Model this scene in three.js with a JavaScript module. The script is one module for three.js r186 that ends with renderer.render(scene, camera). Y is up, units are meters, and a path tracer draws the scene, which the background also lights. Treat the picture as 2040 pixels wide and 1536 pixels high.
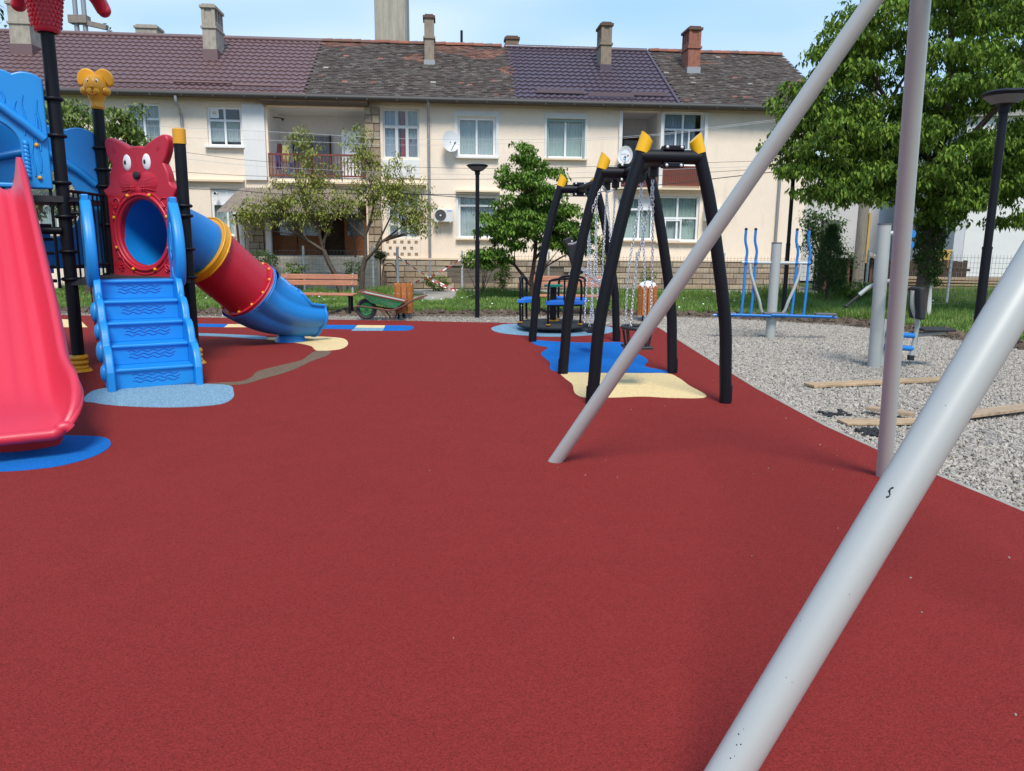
import * as THREE from 'three';
import { RoundedBoxGeometry } from 'three/addons/geometries/RoundedBoxGeometry.js';
import { mergeGeometries } from 'three/addons/utils/BufferGeometryUtils.js';

// ---------- camera, sky, sun, exposure ----------
const scene = new THREE.Scene();
const camera = new THREE.PerspectiveCamera(2 * Math.atan(768 / 1535) * 180 / Math.PI, 2040 / 1536, 0.05, 3000);
camera.rotation.order = 'YXZ';
camera.position.set(0, 1.6, 0);
camera.rotation.set(-Math.atan(290 / 1535), 0, 0.009);
const renderer = new THREE.WebGLRenderer({ antialias: true });
renderer.toneMapping = THREE.LinearToneMapping;
renderer.toneMappingExposure = 1.2;
renderer.shadowMap.enabled = true;
renderer.setSize(1024, 771);

function rng(seed) { let a = seed >>> 0; return () => { a = (a + 0x6D2B79F5) | 0; let t = Math.imul(a ^ (a >>> 15), 1 | a); t = (t + Math.imul(t ^ (t >>> 7), 61 | t)) ^ t; return ((t ^ (t >>> 14)) >>> 0) / 4294967296; }; }
function lattice(seed, n) { const r = rng(seed), a = new Float32Array(n * n); for (let i = 0; i < n * n; i++) a[i] = r(); return a; }
// tileable value noise: x, y in 0..1, n cells per tile
function vnoise(L, n, x, y) {
  x = (x - Math.floor(x)) * n; y = (y - Math.floor(y)) * n;
  const i = Math.floor(x) % n, j = Math.floor(y) % n; let u = x - Math.floor(x), v = y - Math.floor(y);
  u = u * u * (3 - 2 * u); v = v * v * (3 - 2 * v);
  const i1 = (i + 1) % n, j1 = (j + 1) % n;
  return (L[j * n + i] * (1 - u) + L[j * n + i1] * u) * (1 - v) + (L[j1 * n + i] * (1 - u) + L[j1 * n + i1] * u) * v;
}
const LA = lattice(11, 8), LB = lattice(12, 32), LC = lattice(13, 128), LD = lattice(14, 512), LE = lattice(15, 1024);
const clamp = (x, a, b) => Math.max(a, Math.min(b, x));
const mixc = (a, b, t) => [a[0] + (b[0] - a[0]) * t, a[1] + (b[1] - a[1]) * t, a[2] + (b[2] - a[2]) * t];

const SUN = new THREE.Vector3(0.1, 1, 0.74).normalize();
{ // sky: pale blue air with thin high cloud
  const W = 1024, H = 512, d = new Float32Array(W * H * 4);
  for (let j = 0; j < H; j++) {
    const el = ((j + 0.5) / H - 0.5) * Math.PI, s = Math.sin(el);
    for (let i = 0; i < W; i++) {
      const az = ((i + 0.5) / W - 0.5) * 2 * Math.PI, k = (j * W + i) * 4;
      const t = clamp(s, 0, 1);
      let c = mixc([0.70, 0.84, 0.98], [0.36, 0.61, 0.93], Math.pow(clamp(t / 0.26, 0, 1), 0.7));
      c = mixc(c, [0.30, 0.44, 0.70], clamp((t - 0.25) / 0.75, 0, 1));
      if (s > 0) { // cloud layer on a plane overhead
        const q = 1 / (s + 0.14), x = Math.cos(az) * Math.cos(el) * q * 0.11, y = Math.sin(az) * Math.cos(el) * q * 0.11;
        let n = 0.5 * vnoise(LA, 8, x * 0.5, y * 1.3) + 0.3 * vnoise(LB, 32, x * 0.4 + 0.3, y * 0.7) + 0.2 * vnoise(LB, 32, x * 1.1, y * 1.4);
        n = clamp((n - 0.5) / 0.4, 0, 1);
        c = mixc(c, [0.95, 0.97, 1.0], 0.5 * n);
      } else c = mixc([0.6, 0.66, 0.7], [0.25, 0.24, 0.22], clamp(-s * 5, 0, 1));
      d[k] = c[0]; d[k + 1] = c[1]; d[k + 2] = c[2]; d[k + 3] = 1;
    }
  }
  const sky = new THREE.DataTexture(d, W, H, THREE.RGBAFormat, THREE.FloatType);
  sky.mapping = THREE.EquirectangularReflectionMapping; sky.magFilter = THREE.LinearFilter; sky.minFilter = THREE.LinearFilter;
  sky.wrapS = THREE.RepeatWrapping; sky.needsUpdate = true;
  scene.background = sky; scene.environment = sky;
}
const sun = new THREE.DirectionalLight(new THREE.Color(1, 0.945, 0.86), 3.1);
sun.position.copy(SUN).multiplyScalar(60); sun.target.position.set(0, 0, -12);
sun.position.add(sun.target.position);
sun.castShadow = true; sun.shadow.mapSize.set(4096, 4096); sun.shadow.radius = 34;
Object.assign(sun.shadow.camera, { left: -30, right: 30, top: 30, bottom: -30, near: 1, far: 140 });
scene.add(sun, sun.target);

// ---------- helpers ----------
const V = (x, y, z) => new THREE.Vector3(x, y, z);
const RAD = Math.PI / 180;
const used = {};
function numbered(n) { if (!(n in used)) { used[n] = 0; return n; } used[n]++; return n + '_' + String(used[n]).padStart(3, '0'); }
function tag(o, label, category, group, kind) {
  if (label) o.userData.label = label; if (category) o.userData.category = category;
  if (group) o.userData.group = group; if (kind) o.userData.kind = kind; return o;
}
function thing(name, label, category, pos = [0, 0, 0], turn = 0, group) {
  const o = new THREE.Group(); o.name = numbered(name); o.position.set(...pos); o.rotation.y = turn; scene.add(o);
  return tag(o, label, category, group);
}
function sub(parent, name, pos = [0, 0, 0], turn = 0) { const o = new THREE.Group(); o.name = name; o.position.set(...pos); o.rotation.y = turn; parent.add(o); return o; }
function clean(g) {
  if (g.index) g = g.toNonIndexed();
  for (const k of Object.keys(g.attributes)) if (!['position', 'normal', 'uv', 'color'].includes(k)) g.deleteAttribute(k);
  if (!g.attributes.normal) g.computeVertexNormals();
  if (!g.attributes.uv) g.setAttribute('uv', new THREE.BufferAttribute(new Float32Array(g.attributes.position.count * 2), 2));
  g.morphAttributes = {}; return g;
}
const yAxis = V(0, 1, 0);
class MB {
  constructor() { this.l = []; }
  geo(g, m) { g = clean(g); if (m) g.applyMatrix4(m); this.l.push(g); return this; }
  at(g, x = 0, y = 0, z = 0, rx = 0, ry = 0, rz = 0, s) { const m = new THREE.Matrix4().compose(V(x, y, z), new THREE.Quaternion().setFromEuler(new THREE.Euler(rx, ry, rz)), s ? V(...s) : V(1, 1, 1)); return this.geo(g, m); }
  box(w, h, d, x = 0, y = 0, z = 0, rx = 0, ry = 0, rz = 0) { return this.at(new THREE.BoxGeometry(w, h, d), x, y, z, rx, ry, rz); }
  rbox(w, h, d, r, x = 0, y = 0, z = 0, rx = 0, ry = 0, rz = 0, seg = 2) { return this.at(new RoundedBoxGeometry(w, h, d, seg, r), x, y, z, rx, ry, rz); }
  bar(a, b, r0, r1 = r0, seg = 10, open = false) {
    a = Array.isArray(a) ? V(...a) : a; b = Array.isArray(b) ? V(...b) : b;
    const d = b.clone().sub(a), L = d.length(); const g = new THREE.CylinderGeometry(r1, r0, L, seg, 1, open);
    const m = new THREE.Matrix4().compose(a.clone().add(b).multiplyScalar(0.5), new THREE.Quaternion().setFromUnitVectors(yAxis, d.normalize()), V(1, 1, 1));
    return this.geo(g, m);
  }
  tube(pts, r, seg = 24, rad = 8, closed = false) { return this.geo(new THREE.TubeGeometry(new THREE.CatmullRomCurve3(pts.map(p => Array.isArray(p) ? V(...p) : p), closed, 'catmullrom', 0.5), seg, r, rad, closed)); }
  ball(r, x, y, z, sx = 1, sy = 1, sz = 1, seg = 12, rx = 0, ry = 0, rz = 0) { return this.at(new THREE.SphereGeometry(r, seg, Math.max(6, Math.round(seg * 0.7))), x, y, z, rx, ry, rz, [sx, sy, sz]); }
  build(name, mat, parent) {
    let l = this.l; if (l.some(g => g.attributes.color) && !l.every(g => g.attributes.color)) l.forEach(g => { if (!g.attributes.color) g.setAttribute('color', new THREE.BufferAttribute(new Float32Array(g.attributes.position.count * 3).fill(1), 3)); });
    const m = new THREE.Mesh(l.length > 1 ? mergeGeometries(l) : l[0], mat); m.castShadow = m.receiveShadow = true;
    m.name = parent ? name : numbered(name); (parent || scene).add(m); return m;
  }
}
const mb = () => new MB();
function mesh(name, g, mat, parent) { return mb().geo(g).build(name, mat, parent); }
function placed(name, g, mat, parent, x, y, z, rx = 0, ry = 0, rz = 0, s = [1, 1, 1]) { // shares geometry
  const m = new THREE.Mesh(g, mat); m.name = parent ? name : numbered(name); m.position.set(x, y, z); m.rotation.set(rx, ry, rz); m.scale.set(...s); m.castShadow = m.receiveShadow = true; (parent || scene).add(m); return m;
}
function copyOf(o, pos, turn, label) { const c = o.clone(); c.name = numbered(o.name.replace(/_\d\d\d$/, '')); c.position.set(...pos); if (turn !== undefined) c.rotation.y = turn; c.userData = { ...o.userData }; if (label) c.userData.label = label; scene.add(c); return c; }
const C = (r, g, b) => new THREE.Color().setRGB(r, g, b);
const M = (r, g, b, rough = 0.6, metal = 0, o = {}) => new THREE.MeshStandardMaterial({ color: C(r, g, b), roughness: rough, metalness: metal, side: THREE.DoubleSide, ...o });
const P = (r, g, b, rough, o = {}) => new THREE.MeshPhysicalMaterial({ color: C(r, g, b), roughness: rough, side: THREE.DoubleSide, ...o });

function tex(size, fn, srgb, tile) { // fn(x01, y01, i, j) -> [r,g,b] 0..1 ; tile = metres per repeat
  const d = new Uint8Array(size * size * 4);
  for (let j = 0; j < size; j++) for (let i = 0; i < size; i++) { const c = fn(i / size, j / size, i, j), k = (j * size + i) * 4; d[k] = clamp(c[0], 0, 1) * 255; d[k + 1] = clamp(c[1], 0, 1) * 255; d[k + 2] = clamp(c[2], 0, 1) * 255; d[k + 3] = 255; }
  const t = new THREE.DataTexture(d, size, size, THREE.RGBAFormat); t.wrapS = t.wrapT = THREE.RepeatWrapping; t.magFilter = THREE.LinearFilter; t.minFilter = THREE.LinearMipmapLinearFilter; t.generateMipmaps = true;
  if (srgb) t.colorSpace = THREE.SRGBColorSpace; t.repeat.set(1 / tile, 1 / tile); t.needsUpdate = true; return t;
}
// ---------- textures ----------
const GR = rng(5);
const grainRand = new Float32Array(1 << 16); for (let i = 0; i < grainRand.length; i++) grainRand[i] = GR();
const hash = (i, j) => grainRand[((i * 7349) ^ (j * 9151) ^ ((i * j) % 6553)) & 65535];
// moulded rubber crumb: fine crumbs, soft mottling, a few pale grains
const crumbFn = (x, y, i, j) => {
  const g = 0.75 * vnoise(LE, 1024, x, y) + 0.25 * vnoise(LD, 512, x, y), m = 0.5 * vnoise(LB, 32, x, y) + 0.3 * vnoise(LC, 128, x, y) + 0.2 * vnoise(LA, 8, x, y);
  let v = 0.80 + (g - 0.5) * 0.46 + (hash(i, j) - 0.5) * 0.46 + (m - 0.5) * 0.09;
  const pale = hash((i >> 1) + 17, (j >> 1) + 5) > 0.9990 ? 0.4 : 0;
  return [v + pale * 0.4, v + pale, v + pale];
};
const crumbMap = tex(2048, crumbFn, false, 4.7);
const crumbBump = tex(1024, (x, y) => { const g = 0.5 * vnoise(LD, 512, x, y) + 0.5 * vnoise(LE, 1024, x, y); return [g, g, g]; }, false, 2.6);
const speckle = (cols, seedOff) => tex(512, (x, y, i, j) => { const a = vnoise(LD, 512, x, y), b = vnoise(lattice512b, 256, x, y); const c = cols[Math.floor(hash(i + seedOff, j) * cols.length * 0.999)]; return mixc(c, cols[b > 0.52 ? 0 : 1], 0.62).map(v => v * (0.85 + 0.3 * a)); }, true, 1.3);
const lattice512b = lattice(77, 256);
const paleSpeck = speckle([[0.52, 0.69, 0.78], [0.32, 0.44, 0.52], [0.78, 0.85, 0.88], [0.45, 0.60, 0.70]], 3);
const brownSpeck = speckle([[0.50, 0.40, 0.31], [0.28, 0.22, 0.17], [0.70, 0.60, 0.48], [0.40, 0.32, 0.24]], 9);
const plasterMap = tex(1024, (x, y) => { const n = 0.35 * vnoise(LC, 128, x, y) + 0.35 * vnoise(LD, 512, x, y) + 0.3 * vnoise(LB, 32, x, y), st = vnoise(LB, 32, x * 1.0, y * 0.25) * 0.6 + 0.4 * vnoise(LA, 8, x, y); const v = 0.95 + (n - 0.5) * 0.1 - clamp(st - 0.62, 0, 1) * 0.3; return [v, v * 0.992, v * 0.98]; }, false, 6);
const plasterBump = tex(512, (x, y) => { const n = 0.6 * vnoise(LD, 512, x, y) + 0.4 * vnoise(LC, 128, x, y); return [n, n, n]; }, false, 1.5);
const concreteMap = tex(1024, (x, y) => { const n = 0.3 * vnoise(LC, 128, x, y) + 0.3 * vnoise(LD, 512, x, y) + 0.4 * vnoise(LB, 32, x, y); const v = 0.72 + (n - 0.5) * 0.55; return [v, v * 0.985, v * 0.95]; }, false, 4);
const woodMap = tex(512, (x, y) => { const w = vnoise(LB, 32, x * 0.12 + 0.03 * Math.sin(y * 6.28), y * 3), f = vnoise(LD, 512, x * 0.06, y * 1.0), k = vnoise(LA, 8, x, y); const v = 0.72 + (w - 0.5) * 0.35 + (f - 0.5) * 0.35 + (k - 0.5) * 0.2; return [v, v * 0.97, v * 0.92]; }, false, 1);
const dirtMap = tex(512, (x, y) => { const n = 0.35 * vnoise(LC, 128, x, y) + 0.35 * vnoise(LD, 512, x, y) + 0.3 * vnoise(LB, 32, x, y); const v = 0.65 + (n - 0.5) * 0.9; return [v, v * 0.96, v * 0.9]; }, false, 2);
const pebbleMap = tex(1024, (x, y) => { const a = vnoise(LC, 128, x, y), b = vnoise(LD, 512, x, y), c = vnoise(LB, 32, x, y); const v = 0.35 + 0.55 * a * b * 1.6 + (c - 0.5) * 0.2; return [v, v * 0.97, v * 0.92]; }, false, 2.2);

// ---------- materials ----------
const crumb = (r, g, b) => P(r, g, b, 0.95, { specularIntensity: 0.3, map: crumbMap, bumpMap: crumbBump, bumpScale: 0.004 });
const m = {
  red: crumb(0.29, 0.036, 0.034), blueR: crumb(0.008, 0.165, 0.56), creamR: crumb(0.93, 0.70, 0.36),
  pale: M(1, 1, 1, 0.93, 0, { map: paleSpeck, bumpMap: crumbBump, bumpScale: 0.003 }), brownR: M(1, 1, 1, 0.93, 0, { map: brownSpeck, bumpMap: crumbBump, bumpScale: 0.003 }),
  gravel: M(0.46, 0.41, 0.345, 1, 0, { map: pebbleMap }), soil: M(0.20, 0.155, 0.12, 1, 0, { map: dirtMap }), turf: M(0.10, 0.15, 0.035, 1, 0, { map: dirtMap }),
  concrete: M(0.5, 0.48, 0.44, 0.95, 0, { map: concreteMap }), kerb: M(0.46, 0.42, 0.36, 0.9, 0, { map: concreteMap }),
  cream: M(0.98, 0.825, 0.67, 0.95, 0, { map: plasterMap, bumpMap: plasterBump, bumpScale: 0.004 }), white: M(0.82, 0.81, 0.79, 0.85, 0, { map: plasterMap }),
  ledge: M(0.82, 0.66, 0.47, 0.9, 0, { map: plasterMap }), greyWall: M(0.66, 0.65, 0.66, 0.95, 0, { map: plasterMap }),
  pvc: M(0.84, 0.85, 0.86, 0.35), oldWhite: M(0.66, 0.66, 0.64, 0.7), teal: M(0.25, 0.36, 0.35, 0.7),
  glass: P(0.93, 0.96, 0.97, 0.04, { transmission: 1, thickness: 0, ior: 1.5 }),
  curtain: M(0.5, 0.55, 0.53, 0.95), curtainGreen: M(0.46, 0.54, 0.48, 0.95), curtainAndRoomShade: M(0.27, 0.30, 0.33, 0.95), curtainRed: M(0.35, 0.03, 0.05, 0.9), curtainBlue: M(0.4, 0.45, 0.52, 0.95),
  metalRoof: P(0.16, 0.093, 0.093, 0.5, { clearcoat: 0.15 }), metalRoof2: P(0.085, 0.058, 0.076, 0.42, { clearcoat: 0.15 }),
  clay: M(1, 1, 1, 0.95, 0, { vertexColors: true }), gutter: M(0.075, 0.07, 0.066, 0.6, 0.3), zinc: M(0.33, 0.34, 0.35, 0.55, 0.5), chimney: M(0.52, 0.47, 0.40, 0.95, 0, { map: concreteMap }), chimneyRed: M(0.42, 0.17, 0.12, 0.95, 0, { map: concreteMap }), brickDark: M(0.20, 0.13, 0.10, 0.95, 0, { map: dirtMap }),
  soffit: M(0.19, 0.135, 0.10, 0.9, 0, { map: woodMap }), mortar: M(0.20, 0.17, 0.14, 1, 0, { map: dirtMap }), doorWood: M(0.34, 0.12, 0.035, 0.6, 0, { map: woodMap }), railWood: M(0.19, 0.045, 0.03, 0.6), fibre: M(0.36, 0.30, 0.26, 0.95, 0, { map: concreteMap }),
  dark: M(0.02, 0.02, 0.022, 0.9), black: P(0.0045, 0.005, 0.0085, 0.5, { specularIntensity: 0.55 }), blackPlastic: M(0.02, 0.02, 0.022, 0.5), rubberMat: M(0.035, 0.036, 0.04, 0.8, 0, { map: crumbMap }),
  silver: P(0.445, 0.46, 0.435, 0.42, { metalness: 0.15, clearcoat: 0.15, clearcoatRoughness: 0.4 }), galv: M(0.72, 0.73, 0.74, 0.32, 0.55), post: M(0.62, 0.64, 0.65, 0.5, 0.4),
  slideRed: P(0.62, 0.026, 0.058, 0.42, { clearcoat: 0.2, clearcoatRoughness: 0.35 }), red: null, toyRed: P(0.50, 0.014, 0.035, 0.42, { clearcoat: 0.15, clearcoatRoughness: 0.4 }),
  toyBlue: P(0.006, 0.255, 0.68, 0.42, { clearcoat: 0.2, clearcoatRoughness: 0.35 }), tubeBlue: P(0.006, 0.215, 0.62, 0.4, { clearcoat: 0.2, clearcoatRoughness: 0.35 }), yellow: P(0.74, 0.34, 0.01, 0.42, { clearcoat: 0.15 }), capYellow: P(0.85, 0.46, 0.004, 0.4),
  gymBlue: P(0.012, 0.20, 0.58, 0.35, { clearcoat: 0.3 }), seatBlue: P(0.015, 0.17, 0.66, 0.5), green: P(0.01, 0.22, 0.15, 0.5),
  bench: M(0.60, 0.26, 0.15, 0.65, 0, { map: woodMap }), binWood: M(0.60, 0.20, 0.045, 0.6, 0, { map: woodMap }), plank: M(0.62, 0.44, 0.27, 0.85, 0, { map: woodMap }), plank2: M(0.56, 0.41, 0.28, 0.85, 0, { map: woodMap }),
  barrowGreen: M(0.04, 0.5, 0.14, 0.5), barrowGrey: M(0.22, 0.27, 0.25, 0.6, 0.3), rust: M(0.16, 0.07, 0.05, 0.85), tyre: M(0.05, 0.045, 0.045, 0.9), rustRed: M(0.27, 0.06, 0.045, 0.8),
  bark: M(0.15, 0.11, 0.085, 0.95, 0, { map: dirtMap }), barkRed: M(0.13, 0.07, 0.055, 0.95, 0, { map: dirtMap }), lime: M(0.7, 0.69, 0.65, 0.95),
  wire: M(0.20, 0.21, 0.20, 0.6, 0.4), cable: M(0.05, 0.05, 0.05, 0.7), cablePale: M(0.55, 0.55, 0.55, 0.6), tapeRed: M(0.6, 0.05, 0.04, 0.6), tapeWhite: M(0.8, 0.8, 0.78, 0.6),
  ac: M(0.74, 0.74, 0.72, 0.5), acFan: M(0.13, 0.13, 0.14, 0.6), dish: M(0.66, 0.67, 0.68, 0.5), lens: P(0.15, 0.15, 0.15, 0.5),
  bagWhite: M(0.8, 0.8, 0.8, 0.5), tarBrown: M(0.10, 0.06, 0.04, 0.9, 0, { map: woodMap }), gasYellow: M(0.55, 0.36, 0.10, 0.7), polymer: P(0.85, 0.9, 0.9, 0.12, { transmission: 0.85, thickness: 0 }),
};
m.red = crumb(0.272, 0.029, 0.025);
m.leaf = (t = 0.35) => new THREE.MeshPhysicalMaterial({ vertexColors: true, roughness: 0.85, specularIntensity: 0.35, side: THREE.DoubleSide, transmission: t, thickness: 0 });
const leafMat = m.leaf(0.3);

function planarUV(g, ax = 'x', ay = 'z') { const p = g.attributes.position, u = new Float32Array(p.count * 2), f = { x: 'getX', y: 'getY', z: 'getZ' }; for (let i = 0; i < p.count; i++) { u[i * 2] = p[f[ax]](i); u[i * 2 + 1] = p[f[ay]](i); } g.setAttribute('uv', new THREE.BufferAttribute(u, 2)); return g; }
// horizontal polygon in metres (x,z) -> slab whose top is at y
function slab(pts, y, thick, smooth) {
  let v = pts.map(p => new THREE.Vector2(p[0], -p[1]));
  if (smooth) v = new THREE.SplineCurve([...v, v[0]]) && new THREE.CatmullRomCurve3(v.map(p => V(p.x, p.y, 0)), true, 'centripetal').getPoints(pts.length * 7).slice(0, -1).map(p => new THREE.Vector2(p.x, p.y));
  const g = new THREE.ExtrudeGeometry(new THREE.Shape(v), { depth: thick, bevelEnabled: false });
  g.rotateX(-Math.PI / 2); g.translate(0, y - thick, 0); return planarUV(clean(g));
}
function structure(name, g, mat) { const o = mesh(name, g, mat); o.userData.kind = 'structure'; return o; }
const inPoly = (pts, x, z) => { let c = false; for (let i = 0, j = pts.length - 1; i < pts.length; j = i++) { const [xi, zi] = pts[i], [xj, zj] = pts[j]; if ((zi > z) !== (zj > z) && x < (xj - xi) * (z - zi) / (zj - zi) + xi) c = !c; } return c; };
// ---------- ground ----------
structure('ground', planarUV(new THREE.PlaneGeometry(1600, 1600).rotateX(-Math.PI / 2).translate(0, -0.09, 0)), m.turf);
const rubberEdge = [[2.75, -14.54], [2.72, -11.49], [2.71, -8.48], [2.78, -6.7], [2.88, -5.9], [3.0, -5.2], [3.16, -4.3], [3.4, -2], [3.5, 0], [3.6, 5]];
structure('rubber_surface', slab([[-14, 5], [-14, -16.2], [-6.43, -15.63], [-1.61, -15.26], [-0.21, -15.1], [1.4, -14.85], ...rubberEdge], 0, 0.08), m.red);
// pale concrete edging strip beside the gravel
{ const a = rubberEdge, o = a.map(p => [p[0] + 0.012, p[1]]), q = a.map(p => [p[0] + 0.05, p[1]]).reverse(); structure('kerb_strip', slab([...o, ...q], -0.004, 0.08), m.kerb); }
const patches = {
  blue: [[[-4.14, -6.04], [-3.92, -6.08], [-3.6, -6.09], [-3.3, -6.04], [-3.16, -5.88], [-3.09, -5.69], [-3.09, -5.46], [-3.19, -5.25], [-3.34, -5.15], [-3.52, -5.1], [-3.97, -5.14], [-4.47, -5.72]],
    [[0.34, -12.44], [0.72, -12.28], [1.27, -12.19], [1.73, -12.29], [1.65, -11.26], [1.8, -10.97], [1.85, -10.4], [1.73, -9.85], [1.89, -9.62], [2.01, -9.44], [1.73, -9.36], [0.99, -9.36], [0.62, -9.37], [0.5, -9.51], [0.5, -10.15], [0.41, -10.93], [0.53, -11.62], [0.38, -11.84]]],
  cream: [[[-4.03, -12.39], [-3.79, -12.54], [-3.48, -12.62], [-3.16, -12.65], [-2.79, -12.48], [-2.58, -11.99], [-2.5, -11.42], [-2.56, -11.15], [-2.8, -11.03], [-3.03, -11.5], [-3.31, -11.82], [-3.64, -12.04]],
    [[0.62, -9.33], [1.11, -9.34], [1.91, -9.34], [1.98, -9.08], [2.0, -8.57], [2.02, -7.89], [1.67, -7.85], [1.37, -7.91], [1.1, -7.85], [0.76, -7.83], [0.68, -7.99], [0.68, -8.59], [0.62, -8.98]]],
  pale: [[[-4.2, -7.41], [-4.39, -8.05], [-3.93, -8.22], [-3.45, -8.39], [-3.12, -8.32], [-2.94, -7.98], [-2.82, -7.6], [-2.84, -7.35], [-3.12, -7.2], [-3.55, -7.19], [-3.93, -7.28], [-4.1, -7.37]],
    [[-0.39, -14.04], [-0.3, -14.5], [-0.11, -14.85], [0.4, -14.9], [1.13, -14.82], [1.6, -14.75], [1.84, -14.5], [1.84, -13.89], [1.62, -13.42], [1.19, -13.1], [0.67, -12.93], [0.16, -13.1], [-0.23, -13.43]],
    [[-5.88, -13.0], [-5.33, -12.97], [-4.81, -12.87], [-4.05, -12.58], [-3.96, -12.26], [-4.69, -12.54], [-5.2, -12.63], [-5.73, -12.66]]],
  brown: [[[-3.39, -8.4], [-3.31, -8.46], [-3.07, -8.56], [-3.04, -8.83], [-3.09, -9.24], [-2.95, -9.71], [-2.81, -10.13], [-2.81, -11.0], [-2.63, -11.0], [-2.57, -10.6], [-2.65, -10.05], [-2.69, -9.45], [-2.76, -9.08], [-2.88, -8.7], [-2.96, -8.42], [-3.08, -8.34], [-3.2, -8.36]]],
};
for (const [k, l] of Object.entries(patches)) for (const p of l) structure('rubber_patch', slab(p, 0.004, 0.02, true), { blue: m.blueR, cream: m.creamR, pale: m.pale, brown: m.brownR }[k]);
for (const [k, p] of [['b', [[-6.53, -14.47], [-5.33, -14.39], [-5.22, -13.9], [-6.31, -13.97]]], ['c', [[-5.33, -14.39], [-4.34, -14.39], [-4.21, -13.98], [-5.22, -13.9]]], ['b', [[-4.34, -14.39], [-2.91, -14.42], [-2.85, -13.76], [-4.17, -13.82]]], ['c', [[-2.91, -14.42], [-2.39, -14.42], [-2.34, -14.0], [-2.88, -14.0]]], ['p', [[-2.88, -14.0], [-2.34, -14.0], [-2.29, -13.57], [-2.84, -13.53]]], ['b', [[-2.39, -14.42], [-1.95, -14.42], [-1.84, -14.25], [-1.8, -14.01], [-1.81, -13.75], [-1.9, -13.61], [-2.29, -13.57]]], ['c', [[-8.83, -15.01], [-8.36, -14.86], [-7.59, -13.7], [-8.06, -13.67]]]])
  structure('rubber_patch', slab(p, 0.004, 0.02), { b: m.blueR, c: m.creamR, p: m.pale }[k]);

const soilEdge = [[-14, -16.6], [-6.63, -16.37], [-4.13, -16.61], [-0.78, -16.7], [2.34, -17.1], [4.43, -16.62], [6.45, -15.47], [7.3, -14.3], [7.64, -12.82], [8.1, -11.6], [9.2, -8.5], [10.5, -5]];
const grassEdge = [[-14, -17.4], [-6.95, -17.15], [-4.27, -17.19], [-0.81, -17.4], [2.46, -17.9], [4.74, -17.5], [7.0, -16.7], [7.85, -14.9], [8.4, -12.9], [8.9, -11.6], [10.0, -8.5], [11.4, -5]];
const gravelPoly = [[-14, -16.05], [-6.43, -15.6], [-1.61, -15.22], [-0.21, -15.06], [2.79, -14.5], ...rubberEdge.slice(1, -1).map(p => [p[0] + 0.05, p[1]]), [10, 0.5], ...[...soilEdge].reverse()];
structure('gravel_bed', slab(gravelPoly, -0.03, 0.05), m.gravel);
const soilPoly = [...soilEdge, ...[...grassEdge].reverse()];
{ // rough bank of dug soil between the gravel and the lawn
  const R = rng(31), g = slab([...soilEdge.map(p => [p[0], p[1] + 0.15]), ...[...grassEdge].reverse().map(p => [p[0], p[1] - 0.2])], 0.0, 0.05); structure('soil_strip', g, m.soil);
  const clod = new THREE.IcosahedronGeometry(1, 1); { const p = clod.attributes.position; for (let i = 0; i < p.count; i++) { const s = 0.8 + 0.35 * hash(Math.round(p.getX(i) * 50) + 99, Math.round(p.getY(i) * 50 + p.getZ(i) * 31)); p.setXYZ(i, p.getX(i) * s, p.getY(i) * s * 0.7, p.getZ(i) * s); } clod.computeVertexNormals(); }
  const n = 2600, im = new THREE.InstancedMesh(clod, m.soil, n), M4 = new THREE.Matrix4(), q = new THREE.Quaternion(); let k = 0;
  while (k < n) { const x = -13 + R() * 24, z = -18 + R() * 8; if (!inPoly(soilPoly, x, z)) continue; const s = 0.015 + 0.05 * R() * R(); M4.compose(V(x, s * 0.2, z), q.setFromEuler(new THREE.Euler(R() * 3, R() * 6, R() * 3)), V(s * 1.6, s, s * 1.6)); im.setMatrixAt(k, M4); im.setColorAt(k, (q2 => C(q2, q2 * 0.98, q2 * 0.95))(0.65 + R() * 0.55)); k++; }
  im.name = 'soil_clods'; im.castShadow = im.receiveShadow = true; scene.add(im); tag(im, 'brown crumbly clods of dug soil along the lawn edge', 'soil', null, 'stuff');
}
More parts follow.
